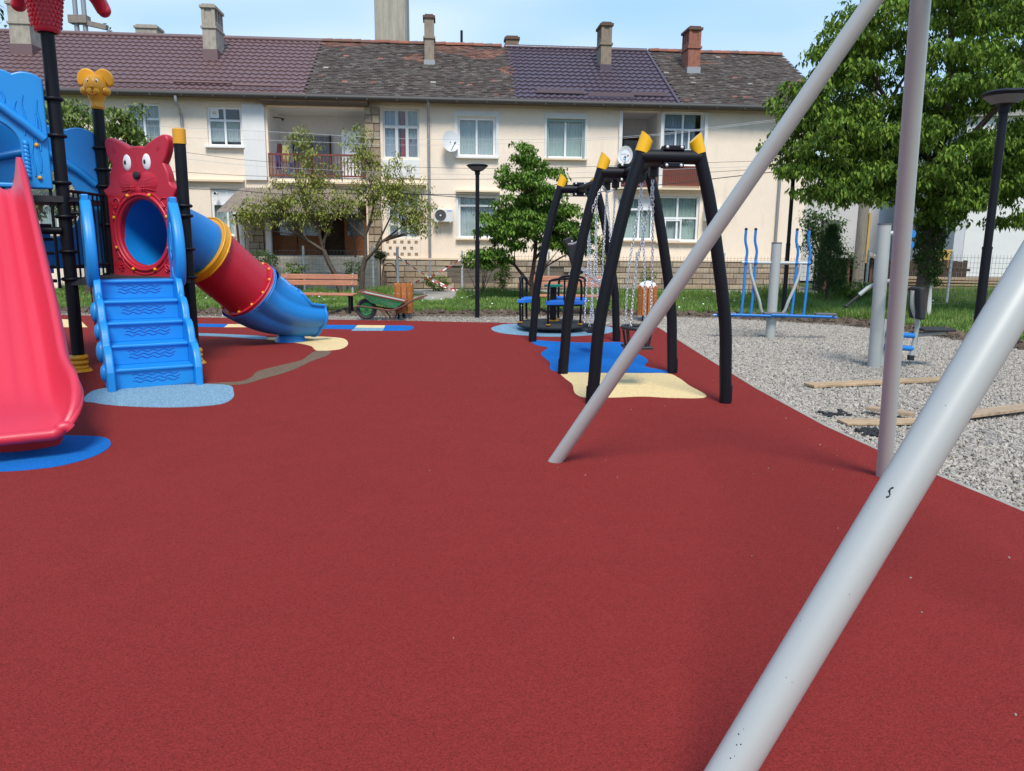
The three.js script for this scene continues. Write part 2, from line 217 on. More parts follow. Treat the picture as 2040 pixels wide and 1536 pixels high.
{ // loose crushed stone
  const R = rng(41), kinds = 3;
  for (let s = 0; s < kinds; s++) {
    const g = new THREE.IcosahedronGeometry(1, 0), p = g.attributes.position;
    for (let i = 0; i < p.count; i++) { const h1 = hash(Math.round(p.getX(i) * 90) + s * 77 + 400, Math.round(p.getY(i) * 90) + 300 + Math.round(p.getZ(i) * 40)); const f = 0.72 + 0.5 * h1; p.setXYZ(i, p.getX(i) * f * (1 + 0.25 * s), p.getY(i) * f * 0.72, p.getZ(i) * f); } g.computeVertexNormals();
    const n = 46000, im = new THREE.InstancedMesh(g, M(1, 1, 1, 0.95), n), M4 = new THREE.Matrix4(), q = new THREE.Quaternion(); let k = 0, guard = 0;
    while (k < n && guard++ < 900000) { const x = R() < 0.18 ? -13 + R() * 16 : 2.75 + R() * 5.6, z = -17.2 + R() * 15; if (!inPoly(gravelPoly, x, z)) continue; if (x > -z * 0.72 + 0.6) continue;
      const sz = 0.0055 + 0.0085 * R(); M4.compose(V(x, -0.026 + sz * 0.5 + R() * 0.008, z), q.setFromEuler(new THREE.Euler(R() * 1.2, R() * 6.3, R() * 1.2)), V(sz * 1.25, sz, sz)); im.setMatrixAt(k, M4);
      const v = 0.27 + 0.22 * Math.pow(R(), 1.2), w = R(); im.setColorAt(k, w < 0.12 ? C(v * 1.05, v * 0.9, v * 0.74) : w > 0.93 ? C(v * 0.55, v * 0.53, v * 0.52) : C(v, v * 0.90, v * 0.77)); k++; }
    im.count = k; im.name = 'gravel_stones' + (s ? '_00' + s : ''); im.castShadow = im.receiveShadow = true; scene.add(im); tag(im, 'loose grey crushed stone covering the bed beside the rubber', 'gravel', 'crushed stone of the gravel bed', 'stuff');
  }
}
{ // stray stones kicked onto the rubber
  const R = rng(43), g = new THREE.IcosahedronGeometry(1, 0), im = new THREE.InstancedMesh(g, M(0.30, 0.25, 0.2, 0.95), 60), M4 = new THREE.Matrix4(), q = new THREE.Quaternion(); let k = 0;
  while (k < 60) { const z = -14.4 + R() * 12, x = 2.6 - Math.pow(R(), 2.2) * 3.2, s = 0.002 + 0.0035 * R(); M4.compose(V(x, s * 0.5, z), q.setFromEuler(new THREE.Euler(R() * 3, R() * 6, 0)), V(s * 1.3, s * 0.8, s)); im.setMatrixAt(k++, M4); }
  im.name = 'stray_stones'; im.castShadow = im.receiveShadow = true; scene.add(im); tag(im, 'tiny stray stones scattered on the red rubber near gravel', 'gravel', null, 'stuff');
}
const lawnPoly = [...grassEdge, [40, -5], [40, -30], [-14, -30]];
structure('lawn', slab(lawnPoly, 0.01, 0.06), m.turf);
structure('footpath', slab([[-14, -22.6], [-2.6, -22.9], [-1.2, -22.9], [10.4, -23.6], [10.4, -60], [-30, -60]], 0.02, 0.06), m.concrete);
structure('footpath', slab([[-3.0, -19.9], [-1.7, -20.1], [-1.3, -22.88], [-2.5, -22.88]], 0.018, 0.06), m.concrete);
structure('footpath', slab([[9.6, -20.2], [20, -17.5], [20, -18.8], [9.8, -21.4]], 0.018, 0.06), m.concrete);
{ // grass blades in tufts
  const R = rng(51); const tuft = (() => { const b = mb(), r = rng(3); for (let i = 0; i < 7; i++) { const a = r() * 6.28, l = 0.7 + 0.5 * r(), w = 0.045, bend = 0.25 + 0.5 * r(); const g = new THREE.BufferGeometry(), dx = Math.cos(a), dz = Math.sin(a), ox = (r() - 0.5) * 0.5, oz = (r() - 0.5) * 0.5; const P0 = [ox - dz * w, 0, oz + dx * w], P1 = [ox + dz * w, 0, oz - dx * w], P2 = [ox + dx * bend * 0.4 - dz * w * 0.8, l * 0.6, oz + dz * bend * 0.4 + dx * w * 0.8], P3 = [ox + dx * bend * 0.4 + dz * w * 0.8, l * 0.6, oz + dz * bend * 0.4 - dx * w * 0.8], P4 = [ox + dx * bend, l, oz + dz * bend]; g.setAttribute('position', new THREE.Float32BufferAttribute([...P0, ...P1, ...P2, ...P1, ...P3, ...P2, ...P2, ...P3, ...P4], 3)); g.computeVertexNormals(); b.geo(g); } return mergeGeometries(b.l); })();
  const n = 60000, im = new THREE.InstancedMesh(tuft, new THREE.MeshPhysicalMaterial({ color: C(1, 1, 1), roughness: 0.7, side: THREE.DoubleSide, transmission: 0.25, thickness: 0 }), n), M4 = new THREE.Matrix4(), q = new THREE.Quaternion(); let k = 0;
  while (k < n) {
    const x = -13 + R() * 29, z = -22.6 + R() * 14; if (!inPoly(lawnPoly, x, z)) continue; if (x > -z * 0.75 + 1) continue; if (x > -3 && x < -1.3 && z < -19.9 && z < -20) { if (x > -2.9 && x < -1.55) continue; }
    if (x > 9.7 && z < -17.5 - 0 && z > -21.4 && Math.abs(z + 20.8 - (x - 9.7) * 0.26) < 0.6) continue;
    const pt = vnoise(LB, 32, x / 16, z / 16), tall = (pt > 0.55 ? 1.5 : 0.9) * (z < -21.2 ? 1.9 : 1) * (x > 7 ? 1.5 : 1); const s = (0.05 + 0.06 * R()) * tall; M4.compose(V(x, 0.005, z), q.setFromAxisAngle(yAxis, R() * 6.3), V(0.09 + 0.05 * R(), s, 0.09 + 0.05 * R())); im.setMatrixAt(k, M4);
    const v = 0.75 + 0.6 * R(), yl = R(); im.setColorAt(k, C(0.15 * v * (0.8 + 0.6 * yl), 0.27 * v, 0.04 * v)); k++;
  }
  im.name = 'grass_blades'; im.castShadow = im.receiveShadow = true; scene.add(im); tag(im, 'green uncut grass of the lawn in front of the house', 'grass', null, 'stuff');
  const fl = new THREE.InstancedMesh(new THREE.CircleGeometry(1, 6).rotateX(-1.1), M(0.85, 0.85, 0.8, 0.7), 140); k = 0;
  while (k < 140) { const x = -8 + R() * 20, z = -22 + R() * 9; if (!inPoly(lawnPoly, x, z) || vnoise(LB, 32, x / 9 + 0.4, z / 9) < 0.45) continue; const s = 0.012 + 0.012 * R(); M4.compose(V(x, 0.09 + 0.06 * R(), z), q.setFromAxisAngle(yAxis, (R() - 0.5) * 1.5), V(s, s, s)); fl.setMatrixAt(k, M4); k++; }
  fl.name = 'daisies'; scene.add(fl); tag(fl, 'tiny white daisies scattered through the lawn grass', 'flowers', null, 'stuff');
}
// ---------- terraced house ----------
const HA = 5 * RAD;
const onFacade = (u, v, o) => [u * Math.cos(HA) + o * Math.sin(HA), v, -25.3 - u * Math.sin(HA) + o * Math.cos(HA)];
const house = thing('terraced_house', 'long cream two-storey terrace with patched brown metal and clay roofs', 'house', [0, 0, -25.3], HA);
const rectPath = (a, b, c, d) => { const p = new THREE.Path(); p.moveTo(a, b); p.lineTo(c, b); p.lineTo(c, d); p.lineTo(a, d); p.closePath(); return p; };
const UL = -22, UR = 9.66;
const wins = { // u0, v0, u1, v1
  W0: [-11.75, 4.3, -10.75, 5.55], W00: [-14.6, 4.3, -13.5, 5.5], W1: [-9.38, 4.34, -8.36, 5.5], W2: [-4.1, 4.07, -2.97, 5.56], W3: [-1.78, 4.16, -0.58, 5.36], W4: [1.03, 4.16, 2.25, 5.36],
  W01: [-12.2, 1.65, -11.0, 2.95], W02: [-15.2, 1.65, -14.0, 2.95], W03: [-18.2, 4.3, -17.0, 5.5], W04: [-18.2, 1.65, -17.0, 2.95], W6: [-9.41, 1.65, -8.48, 3.1], W7: [-4.0, 1.62, -3.0, 3.0], W8: [-1.77, 1.64, -0.5, 2.98], W9: [3.39, 1.64, 4.58, 3.0], W10: [4.74, 1.6, 6.1, 3.05],
};
const loggias = { L1: [-7.58, 3.42, -4.64, 5.56], L2: [3.43, 3.32, 4.66, 5.66], L3: [4.78, 3.98, 6.1, 5.66], porch: [-7.8, 1.06, -4.66, 2.75] };
const cellar = [[-1.72, 0.26, -1.28, 0.63], [-1.1, 0.26, -0.64, 0.63], [1.2, 0.3, 1.56, 0.62]];
{
  const s = new THREE.Shape(); s.moveTo(UL, 0); s.lineTo(UR, 0); s.lineTo(UR, 5.78); s.lineTo(UL, 5.78); s.closePath();
  for (const r of [...Object.values(wins), ...Object.values(loggias), ...cellar]) s.holes.push(rectPath(...r));
  const g = new THREE.ExtrudeGeometry(s, { depth: 0.34, bevelEnabled: false }); g.translate(0, 0, -0.34);
  mesh('wall', g, m.cream, house);
  const b = mb(); // other walls, floors: a closed house
  const gs = new THREE.Shape(); gs.moveTo(-8.3, 0); gs.lineTo(-0.345, 0); gs.lineTo(-0.345, 5.78); gs.lineTo(-4, 8.12); gs.lineTo(-8.3, 5.78); gs.closePath();
  for (const u of [UL + 0.3, UR]) { const gg = new THREE.ExtrudeGeometry(gs, { depth: 0.3, bevelEnabled: false }); gg.rotateY(-Math.PI / 2); gg.translate(u, 0, 0); b.geo(planarUV(clean(gg), 'z', 'y')); }
  b.box(UR - UL - 0.6, 5.78, 0.3, (UL + UR) / 2, 2.89, -8.14);
  b.build('end_wall', m.cream, house);
  mb().box(UR - UL - 0.62, 0.2, 7.6, (UL + UR) / 2, 3.2, -4.17).box(UR - UL - 0.62, 0.1, 7.6, (UL + UR) / 2, 0.15, -4.17).box(UR - UL - 0.62, 0.1, 7.6, (UL + UR) / 2, 5.73, -4.17).box(UR - UL - 0.62, 5.3, 0.1, (UL + UR) / 2, 2.95, -3.2).build('floor', m.greyWall, house);
}
function foldedCurtain(w, h, x, y, z, folds) { const g = new THREE.PlaneGeometry(w, h, Math.max(8, folds * 6), 1), p = g.attributes.position; for (let i = 0; i < p.count; i++) { const t = p.getX(i) / w + 0.5; p.setZ(i, 0.022 * Math.sin(t * folds * 6.283 + 0.7 * Math.sin(t * 9)) + 0.01 * Math.sin(t * folds * 2.3)); } g.translate(x, y, z); g.computeVertexNormals(); return g; }
function windowPart(r, xs, ys, o = {}) { // xs, ys: fractions of the divisions; skip: cells without glass
  const [u0, v0, u1, v1] = r, w = u1 - u0, h = v1 - v0, z = o.z ?? -0.13, f = o.f ?? 0.065, b = mb(), d = 0.07, fm = o.frame || m.pvc;
  b.box(f, h, d, u0 + f / 2, v0 + h / 2, z).box(f, h, d, u1 - f / 2, v0 + h / 2, z).box(w - 2 * f, f, d, u0 + w / 2, v0 + f / 2, z).box(w - 2 * f, f, d, u0 + w / 2, v1 - f / 2, z);
  const X = [0, ...xs, 1].map(t => u0 + f + t * (w - 2 * f)), Y = [0, ...ys, 1].map(t => v0 + f + t * (h - 2 * f)), mu = o.mu ?? 0.06;
  xs.forEach((_, i) => b.box(mu, h - 2 * f, d - 0.008, X[i + 1], v0 + h / 2, z + 0.002)); ys.forEach((_, i) => b.box(w - 2 * f, mu, d - 0.014, u0 + w / 2, Y[i + 1], z + 0.004));
  const win = b.build('window', fm, house);
  for (let i = 0; i < X.length - 1; i++) for (let j = 0; j < Y.length - 1; j++) {
    const a = X[i] + (i ? mu / 2 : 0), c = X[i + 1] - (i < X.length - 2 ? mu / 2 : 0), e = Y[j] + (j ? mu / 2 : 0), g = Y[j + 1] - (j < Y.length - 2 ? mu / 2 : 0);
    if (o.solid && o.solid.includes(i + ',' + j)) { mb().box(c - a, g - e, 0.03, (a + c) / 2, (e + g) / 2, z).build('panel', fm, win); continue; }
    mb().box(c - a, g - e, 0.006, (a + c) / 2, (e + g) / 2, z).build('pane', m.glass, win);
  }
  for (const [mat, a, c, e, g, dz] of (o.curtains || [[m.curtain, 0, 1, 0, 1, 0]])) mesh('curtain', foldedCurtain(w * (c - a) * 0.98, h * (g - e), u0 + w * (a + c) / 2, v0 + h * (e + g) / 2, z - 0.11 - (dz || 0), Math.round(w * (c - a) * 11)), mat, win);
  if (o.sill !== false) mb().box(w + 0.16, 0.05, 0.2, u0 + w / 2, v0 - 0.027, 0.04).build('sill', o.sillMat || m.ledge, win);
  if (o.surround) { const t = o.surround, k = mb(); k.box(t, h + 0.02, 0.04, u0 - t / 2 - 0.001, v0 + h / 2, 0.021).box(t, h + 0.02, 0.04, u1 + t / 2 + 0.001, v0 + h / 2, 0.021).box(w + 2 * t, o.top ?? t, 0.04, u0 + w / 2, v1 + (o.top ?? t) / 2 + 0.011, 0.021); k.build('surround', m.white, win); }
  return win;
}
const C1 = m.curtain, CG = m.curtainGreen, CD = m.curtainAndRoomShade;
windowPart(wins.W00, [0.5], [0.66], { curtains: [[C1, 0, 1, 0, 1]] });
for (const k of ['W01', 'W02', 'W03', 'W04']) windowPart(wins[k], [0.5], [0.7], { curtains: [[C1, 0, 1, 0, 1]] });
windowPart(wins.W0, [0.5], [0.66], { curtains: [[C1, 0, 0.6, 0, 1], [C1, 0.5, 1, 0, 1, 0.06]] });
const w1 = windowPart(wins.W1, [0.5], [0.68], { solid: [], sillMat: m.pvc, curtains: [[C1, 0, 1, 0.14, 0.48], [CG, 0, 1, 0.46, 0.66, 0.03]] });
mb().box(0.26, 0.26, 0.05, -9.17, 5.3, -0.11).build('vent_panel', m.pvc, w1); mb().at(new THREE.CylinderGeometry(0.05, 0.05, 0.05, 14), -9.17, 5.32, -0.09, Math.PI / 2).build('vent_cap', m.ledge, w1);
windowPart(wins.W2, [0.36, 0.68], [0.66], { frame: m.oldWhite, mu: 0.09, sill: false, curtains: [[m.curtainBlue, 0, 0.45, 0, 1], [m.curtainRed, 0.48, 0.62, 0, 1, 0.02], [C1, 0.66, 1, 0.42, 1], [CD, 0.6, 1, 0, 0.45, 0.03]] });
windowPart(wins.W3, [0.5], [], { f: 0.08, surround: 0.1, top: 0.17, sillMat: m.white, curtains: [[C1, 0, 1, 0, 1]] });
windowPart(wins.W4, [0.5], [], { f: 0.075, frame: m.pvc, surround: 0.075, top: 0.17, curtains: [[CG, 0.02, 0.5, 0, 1], [CG, 0.5, 0.98, 0, 1]] });
mb().box(0.06, 1.16, 0.06, 1.06, 4.76, -0.055).box(0.06, 1.16, 0.06, 2.22, 4.76, -0.055).box(1.1, 0.06, 0.06, 1.64, 5.315, -0.055).build('outer_frame', m.teal, house);
windowPart(wins.W6, [0.5], [0.68], { solid: ['0,1', '1,1'], curtains: [[C1, 0, 1, 0, 1]] });
windowPart(wins.W7, [0.33, 0.66], [0.3, 0.7], { frame: m.oldWhite, mu: 0.07, sill: false, curtains: [[m.curtainBlue, 0, 1, 0, 1]] });
windowPart(wins.W8, [0.5], [0.8], { f: 0.075, surround: 0.07, curtains: [[C1, 0, 1, 0, 0.8], [CG, 0, 1, 0.78, 1, 0.02]] });
windowPart(wins.W9, [0.62], [0.74], { solid: ['1,1'], curtains: [[CG, 0, 1, 0, 1]] });
windowPart(wins.W10, [0.48], [0.52], { curtains: [[CG, 0, 0.5, 0.5, 1], [CG, 0.5, 1, 0.5, 1], [C1, 0.2, 0.6, 0, 0.5], [CG, 0.6, 1, 0, 0.5, 0.03]] });
mb().box(0.05, 0.7, 0.05, 5.0, 1.96, -0.09).box(0.05, 0.7, 0.05, 5.52, 1.96, -0.09).box(0.47, 0.05, 0.05, 5.26, 1.66, -0.09).box(0.47, 0.05, 0.05, 5.26, 2.28, -0.09).build('insect_screen_frame', m.pvc, house);
for (const r of cellar) { const b = mb(), w = r[2] - r[0], h = r[3] - r[1]; b.box(w, h, 0.03, (r[0] + r[2]) / 2, (r[1] + r[3]) / 2, -0.2); b.build('cellar_hatch', r[0] < 1 ? M(0.42, 0.26, 0.16, 0.8, 0, { map: woodMap }) : m.acFan, house); }
// recessed balconies
function loggia(r, depth, mat, back) {
  const [u0, v0, u1, v1] = r, w = u1 - u0, h = v1 - v0, z = -0.345 - depth / 2, cx = (u0 + u1) / 2, b = mb();
  b.box(0.08, h + 0.16, depth, u0 - 0.042, v0 + h / 2, z).box(0.08, h + 0.16, depth, u1 + 0.042, v0 + h / 2, z).box(w, 0.08, depth, cx, v0 - 0.042, z).box(w, 0.08, depth, cx, v1 + 0.042, z).box(w + 0.16, h + 0.16, 0.08, cx, v0 + h / 2, -0.345 - depth - 0.042);
  const L = b.build('balcony_recess', mat, house); back && back(L, -0.345 - depth); return L;
}
loggia(loggias.L1, 1.5, m.white, (L, z) => { mb().box(1.35, 1.35, 0.04, -6.55, 4.28, z + 0.025).build('balcony_window', m.oldWhite, L); mesh('curtain', foldedCurtain(1.25, 1.25, -6.55, 4.28, z + 0.075, 12), m.curtainAndRoomShade, L); mb().box(0.05, 1.3, 0.03, -6.55, 4.28, z + 0.125).box(0.05, 1.3, 0.03, -7.15, 4.28, z + 0.125).box(0.05, 1.3, 0.03, -5.95, 4.28, z + 0.125).build('window_bars', m.tarBrown, L); mb().bar([-7.55, 5.32, -0.7], [-7.3, 5.3, -0.7], 0.015).at(new THREE.ConeGeometry(0.05, 0.1, 8), -7.28, 5.28, -0.7, 0, 0, 1).build('lamp_bracket', m.black, L); });  // grey curtain added to stand for the dark, shaded room behind
loggia(loggias.L2, 1.3, m.greyWall, (L, z) => { mb().box(0.72, 1.72, 0.06, 4.1, 4.2, z + 0.035).build('balcony_door', m.tarBrown, L); mb().box(0.5, 0.7, 0.01, 4.1, 4.6, z + 0.075).build('door_glass', m.glass, L); mesh('curtain', foldedCurtain(0.5, 0.7, 4.1, 4.6, z + 0.1, 6), m.curtainAndRoomShade, L); });  // door curtain is added too, its grey painting in the room's shade
windowPart(loggias.L3, [0.5], [0.7], { f: 0.07, sill: false, curtains: [[m.curtainBlue, 0, 0.85, 0, 1]] });
mb().box(1.16, 0.05, 0.05, 5.44, 4.5, -0.12).box(0.05, 0.6, 0.05, 5.22, 4.8, -0.12).box(0.05, 0.6, 0.05, 5.66, 4.8, -0.12).build('glazing_bars', m.pvc, house);
function railing(u0, u1, v0, v1, gap, bw, mat, o) { const b = mb(), n = Math.round((u1 - u0) / gap); b.box(u1 - u0, 0.06, 0.07, (u0 + u1) / 2, v1, o); const R = b.build('balcony_railing', mat, house); mb().box(u1 - u0, 0.05, 0.05, (u0 + u1) / 2, v0 + 0.04, o).build('bottom_rail', mat, R); const k = mb(); for (let i = 0; i <= n; i++) k.box(bw, v1 - v0 - 0.1, 0.025, u0 + bw / 2 + (u1 - u0 - bw) * i / n, (v0 + v1) / 2, o); k.build('balusters', mat, R); }
railing(-7.6, -4.66, 3.46, 4.13, 0.105, 0.032, m.railWood, 0.03);
railing(3.45, 4.66, 3.34, 4.1, 0.11, 0.032, m.railWood, 0.03); 
railing(4.82, 6.06, 3.36, 3.96, 0.075, 0.062, M(0.17, 0.045, 0.03, 0.6), 0.05);
// trims: white pilaster, balcony posts, ledges
mb().box(0.66, 2.22, 0.1, -7.98, 4.46, 0.052).build('pilaster', m.white, house);
for (const u of [3.38, 4.72, 6.15]) mb().box(0.1, 2.34, 0.12, u, 4.47, 0.062).build('balcony_post', m.white, house);
mb().box(1.16, 0.54, 0.05, -3.54, 3.76, 0.027).build('apron_panel', m.white, house);
mb().box(13.5, 0.06, 0.16, -15.1, 3.31, 0.082).build('ledge', m.ledge, house); mb().box(4.75, 0.06, 0.22, -5.15, 3.29, 0.112).box(4.75, 0.05, 0.14, -5.15, 3.232, 0.072).build('ledge', m.ledge, house);
mb().box(3.06, 0.06, 0.26, 4.75, 3.26, 0.132).box(3.0, 0.06, 0.16, 4.75, 3.198, 0.082).build('ledge', m.ledge, house); mb().box(1.4, 0.05, 0.22, -1.15, 3.1, 0.112).build('ledge', m.ledge, house); mb().box(14, 0.05, 0.08, 2.7, 0.98, 0.09).build('plinth_cap', m.ledge, house);
{ const s = new THREE.Shape(); s.moveTo(-4.14, 1.0); s.lineTo(-2.97, 1.0); s.lineTo(-2.97, 1.61); s.lineTo(-4.14, 1.61); s.closePath(); for (let j = 0; j < 3; j++) for (let i = 0; i < 5; i++) { const u = -4.08 + 0.225 * i + (j === 1 ? 0.1 : 0.02), v = 1.07 + j * 0.19; if (u + 0.1 < -2.99) s.holes.push(rectPath(u, v, u + 0.1, v + 0.1)); } const g = new THREE.ExtrudeGeometry(s, { depth: 0.1, bevelEnabled: false }); g.translate(0, 0, 0.005); mesh('block_screen', g, m.cream, house); }
// stone plinth, stone by stone
{
  const R = rng(71), variants = [], stoneM = [[0.56, 0.43, 0.30], [0.48, 0.36, 0.25], [0.62, 0.50, 0.36], [0.40, 0.31, 0.23], [0.52, 0.43, 0.34]].map(c => M(...c, 0.95, 0, { map: concreteMap, bumpMap: plasterBump, bumpScale: 0.006 }));
  for (let k = 0; k < 4; k++) { const g = clean(new RoundedBoxGeometry(1, 1, 1, 1, 0.06)), p = g.attributes.position; for (let i = 0; i < p.count; i++) p.setZ(i, p.getZ(i) + 0.25 * (hash(Math.round(p.getX(i) * 9) + k * 31 + 50, Math.round(p.getY(i) * 9) + 60) - 0.5)); g.computeVertexNormals(); variants.push(g); }
  mb().box(13.85, 0.95, 0.05, 2.74, 0.475, 0.026).build('plinth', m.mortar, house);
  const plinth = house.children[house.children.length - 1];
  const stone = (u0, u1, v0, v1, z, par) => placed('stone', variants[Math.floor(R() * 4)], stoneM[Math.floor(R() * 5)], par, (u0 + u1) / 2, (v0 + v1) / 2, z, 0, 0, 0, [u1 - u0 - 0.016, v1 - v0 - 0.016, 0.07 + 0.03 * R()]);
  for (let j = 0; j < 5; j++) { let u = -4.15 + R() * 0.1; const v0 = 0.04 + j * 0.18; while (u < 9.55) { const w = Math.min(0.3 + 0.38 * R(), 9.64 - u); if (w > 0.1 && !cellar.some(r => u < r[2] + 0.02 && u + w > r[0] - 0.02 && v0 < r[3] && v0 + 0.18 > r[1])) stone(u, u + w, v0, v0 + 0.18, 0.065, plinth); u += w; } }
  for (const [u0, u1, v0, v1, n] of [[-4.64, -4.18, 3.4, 5.58, 9], [-8.32, -7.84, 1.05, 2.7, 8], [-4.6, -4.2, 1.05, 3.1, 9]]) { const par = mb().box(u1 - u0, v1 - v0, 0.06, (u0 + u1) / 2, (v0 + v1) / 2, 0.032).build('stone_pillar', m.mortar, house); for (let j = 0; j < n; j++) { const a = v0 + (v1 - v0) * j / n, b2 = v0 + (v1 - v0) * (j + 1) / n, c = u0 + (u1 - u0) * (0.35 + 0.35 * R()); stone(u0, c, a, b2, 0.08, par); stone(c, u1, a, b2, 0.08, par); } }
}
// porch, terrace and corrugated canopy
{
  const L = loggia(loggias.porch, 1.0, m.greyWall);
  const [u0, v0, u1, v1] = loggias.porch;
  for (const [a, w] of [[-7.68, 0.74], [-6.9, 0.74], [-5.42, 0.72]]) { const d = mb().box(w, 0.62, 0.05, a + w / 2, v0 + 0.31, -0.5).box(0.09, v1 - v0 - 0.62, 0.05, a + 0.045, (v1 + v0 + 0.62) / 2, -0.5).box(0.09, v1 - v0 - 0.62, 0.05, a + w - 0.045, (v1 + v0 + 0.62) / 2, -0.5).box(w - 0.18, 0.08, 0.05, a + w / 2, v1 - 0.04, -0.5).build('door', m.doorWood, house); mb().box(w - 0.18, v1 - v0 - 0.7, 0.008, a + w / 2, (v1 + v0 + 0.54) / 2, -0.5).build('pane', m.glass, d); mb().box(w - 0.3, 0.36, 0.02, a + w / 2, v0 + 0.32, -0.466).build('door_panel', m.doorWood, d); mesh('curtain', foldedCurtain(w - 0.2, v1 - v0 - 0.75, a + w / 2, (v1 + v0 + 0.5) / 2, -0.56, 9), m.curtainAndRoomShade, d); }
  mb().box(0.7, v1 - v0, 0.05, -5.8, (v0 + v1) / 2, -0.86).build('inner_door', m.tarBrown, house);
  mb().box(0.3, 1.7, 0.12, -8.6 + 0.02, 1.9, 0.062).box(0.16, 1.66, 0.2, -7.68, 1.9, 0.1).build('porch_post', m.white, house);
  mb().box(4.2, 1.04, 1.3, -6.35, 0.52, 0.66).build('terrace', M(0.68, 0.62, 0.53, 0.95, 0, { map: concreteMap }), house); mb().box(1.5, 0.3, 0.35, -5.9, 0.15, 1.49).box(1.5, 0.6, 0.3, -5.9, 0.3, 1.46).build('terrace_step', m.concrete, house);
  const n = 150, g = new THREE.PlaneGeometry(1, 1, n, 6), p = g.attributes.position;
  for (let i = 0; i < p.count; i++) { const a = p.getX(i) + 0.5, t = 0.5 - p.getY(i); const l = -8.45 - 0.35 * t, r = -4.85 + 0.1 * t; p.setXYZ(i, l + (r - l) * a, 3.12 - 0.8 * t + 0.022 * Math.cos(a * 46 * 6.283), 0.06 + 1.55 * t); }
  g.computeVertexNormals(); const g2 = clean(g); const c = mesh('canopy', planarUV(g2, 'x', 'z'), m.fibre, house);
  mb().bar([-8.4, 2.24, 1.45], [-4.85, 2.24, 1.45], 0.035, 0.035, 6).bar([-8.3, 1.0, 1.25], [-8.3, 2.24, 1.45], 0.035, 0.035, 6).bar([-4.9, 1.0, 1.25], [-4.9, 2.24, 1.45], 0.035, 0.035, 6).build('canopy_frame', m.tarBrown, c);
}
// roof: eave at o = 0.42, ridge at o = -4
const roofY = o => 8.33 - (o + 4) * 0.5795, SL = 5.11;
const slope = (u, s, h) => { const t = s / SL, o = 0.42 - 4.42 * t, k = Math.atan(0.5795); return [u, roofY(o) + h * Math.cos(k), o + h * Math.sin(k)]; };
function metalRoof(u0, u1, mat) {
  const per = 0.21, nu = Math.round((u1 - u0) / per * 6), rows = 15, pos = [], idx = []; const lines = [];
  for (let r = 0; r < rows; r++) lines.push([r / rows, 0.06], [(r + 0.985) / rows, 0.018]); lines.push([1, 0.02]);
  for (const [t, h] of lines) for (let i = 0; i <= nu; i++) { const u = u0 + (u1 - u0) * i / nu; const wv = Math.cos(u / per * 6.2832); pos.push(...slope(u, t * SL, h + 0.02 * (wv > 0 ? Math.pow(wv, 0.8) : wv * 0.6))); }
  for (let j = 0; j < lines.length - 1; j++) for (let i = 0; i < nu; i++) { const a = j * (nu + 1) + i, b = a + 1, c = a + nu + 1, d = c + 1; idx.push(a, b, d, a, d, c); }
  let g = new THREE.BufferGeometry(); g.setAttribute('position', new THREE.Float32BufferAttribute(pos, 3)); g.setIndex(idx); g = g.toNonIndexed(); g.computeVertexNormals(); return mesh('metal_roof', g, mat, house);
}
const mr1 = metalRoof(UL - 0.3, -6.45, m.metalRoof), mr2 = metalRoof(-0.02, 5.12, m.metalRoof2);
for (const [a, b, s] of [[-13.2, -10.4, 0.5], [-10.3, -8.6, 0.62], [-8.5, -7.1, 0.48]]) mb().bar(slope(a, s, 0.13), slope(b, s, 0.13), 0.035, 0.035, 6).build('snow_guard', m.metalRoof, mr1);
for (const [a, b, s] of [[0.7, 2.2, 0.62], [2.3, 3.75, 0.45], [3.7, 4.9, 0.6]]) { const p = slope((a + b) / 2, s, 0.14); mb().box(b - a, 0.12, 0.03, p[0], p[1], p[2]).build('snow_guard', M(0.13, 0.09, 0.1, 0.4), mr2); }
mb().bar([UL, 8.38, -4], [-6.4, 8.38, -4], 0.09, 0.09, 8).build('ridge_cap', m.metalRoof, mr1); mb().bar([-0.05, 8.38, -4], [5.15, 8.38, -4], 0.09, 0.09, 8).build('ridge_cap', m.metalRoof2, mr2);
mb().bar(slope(5.14, 0, 0.06), slope(5.14, SL, 0.06), 0.05, 0.05, 6).build('verge_trim', m.metalRoof2, mr2);
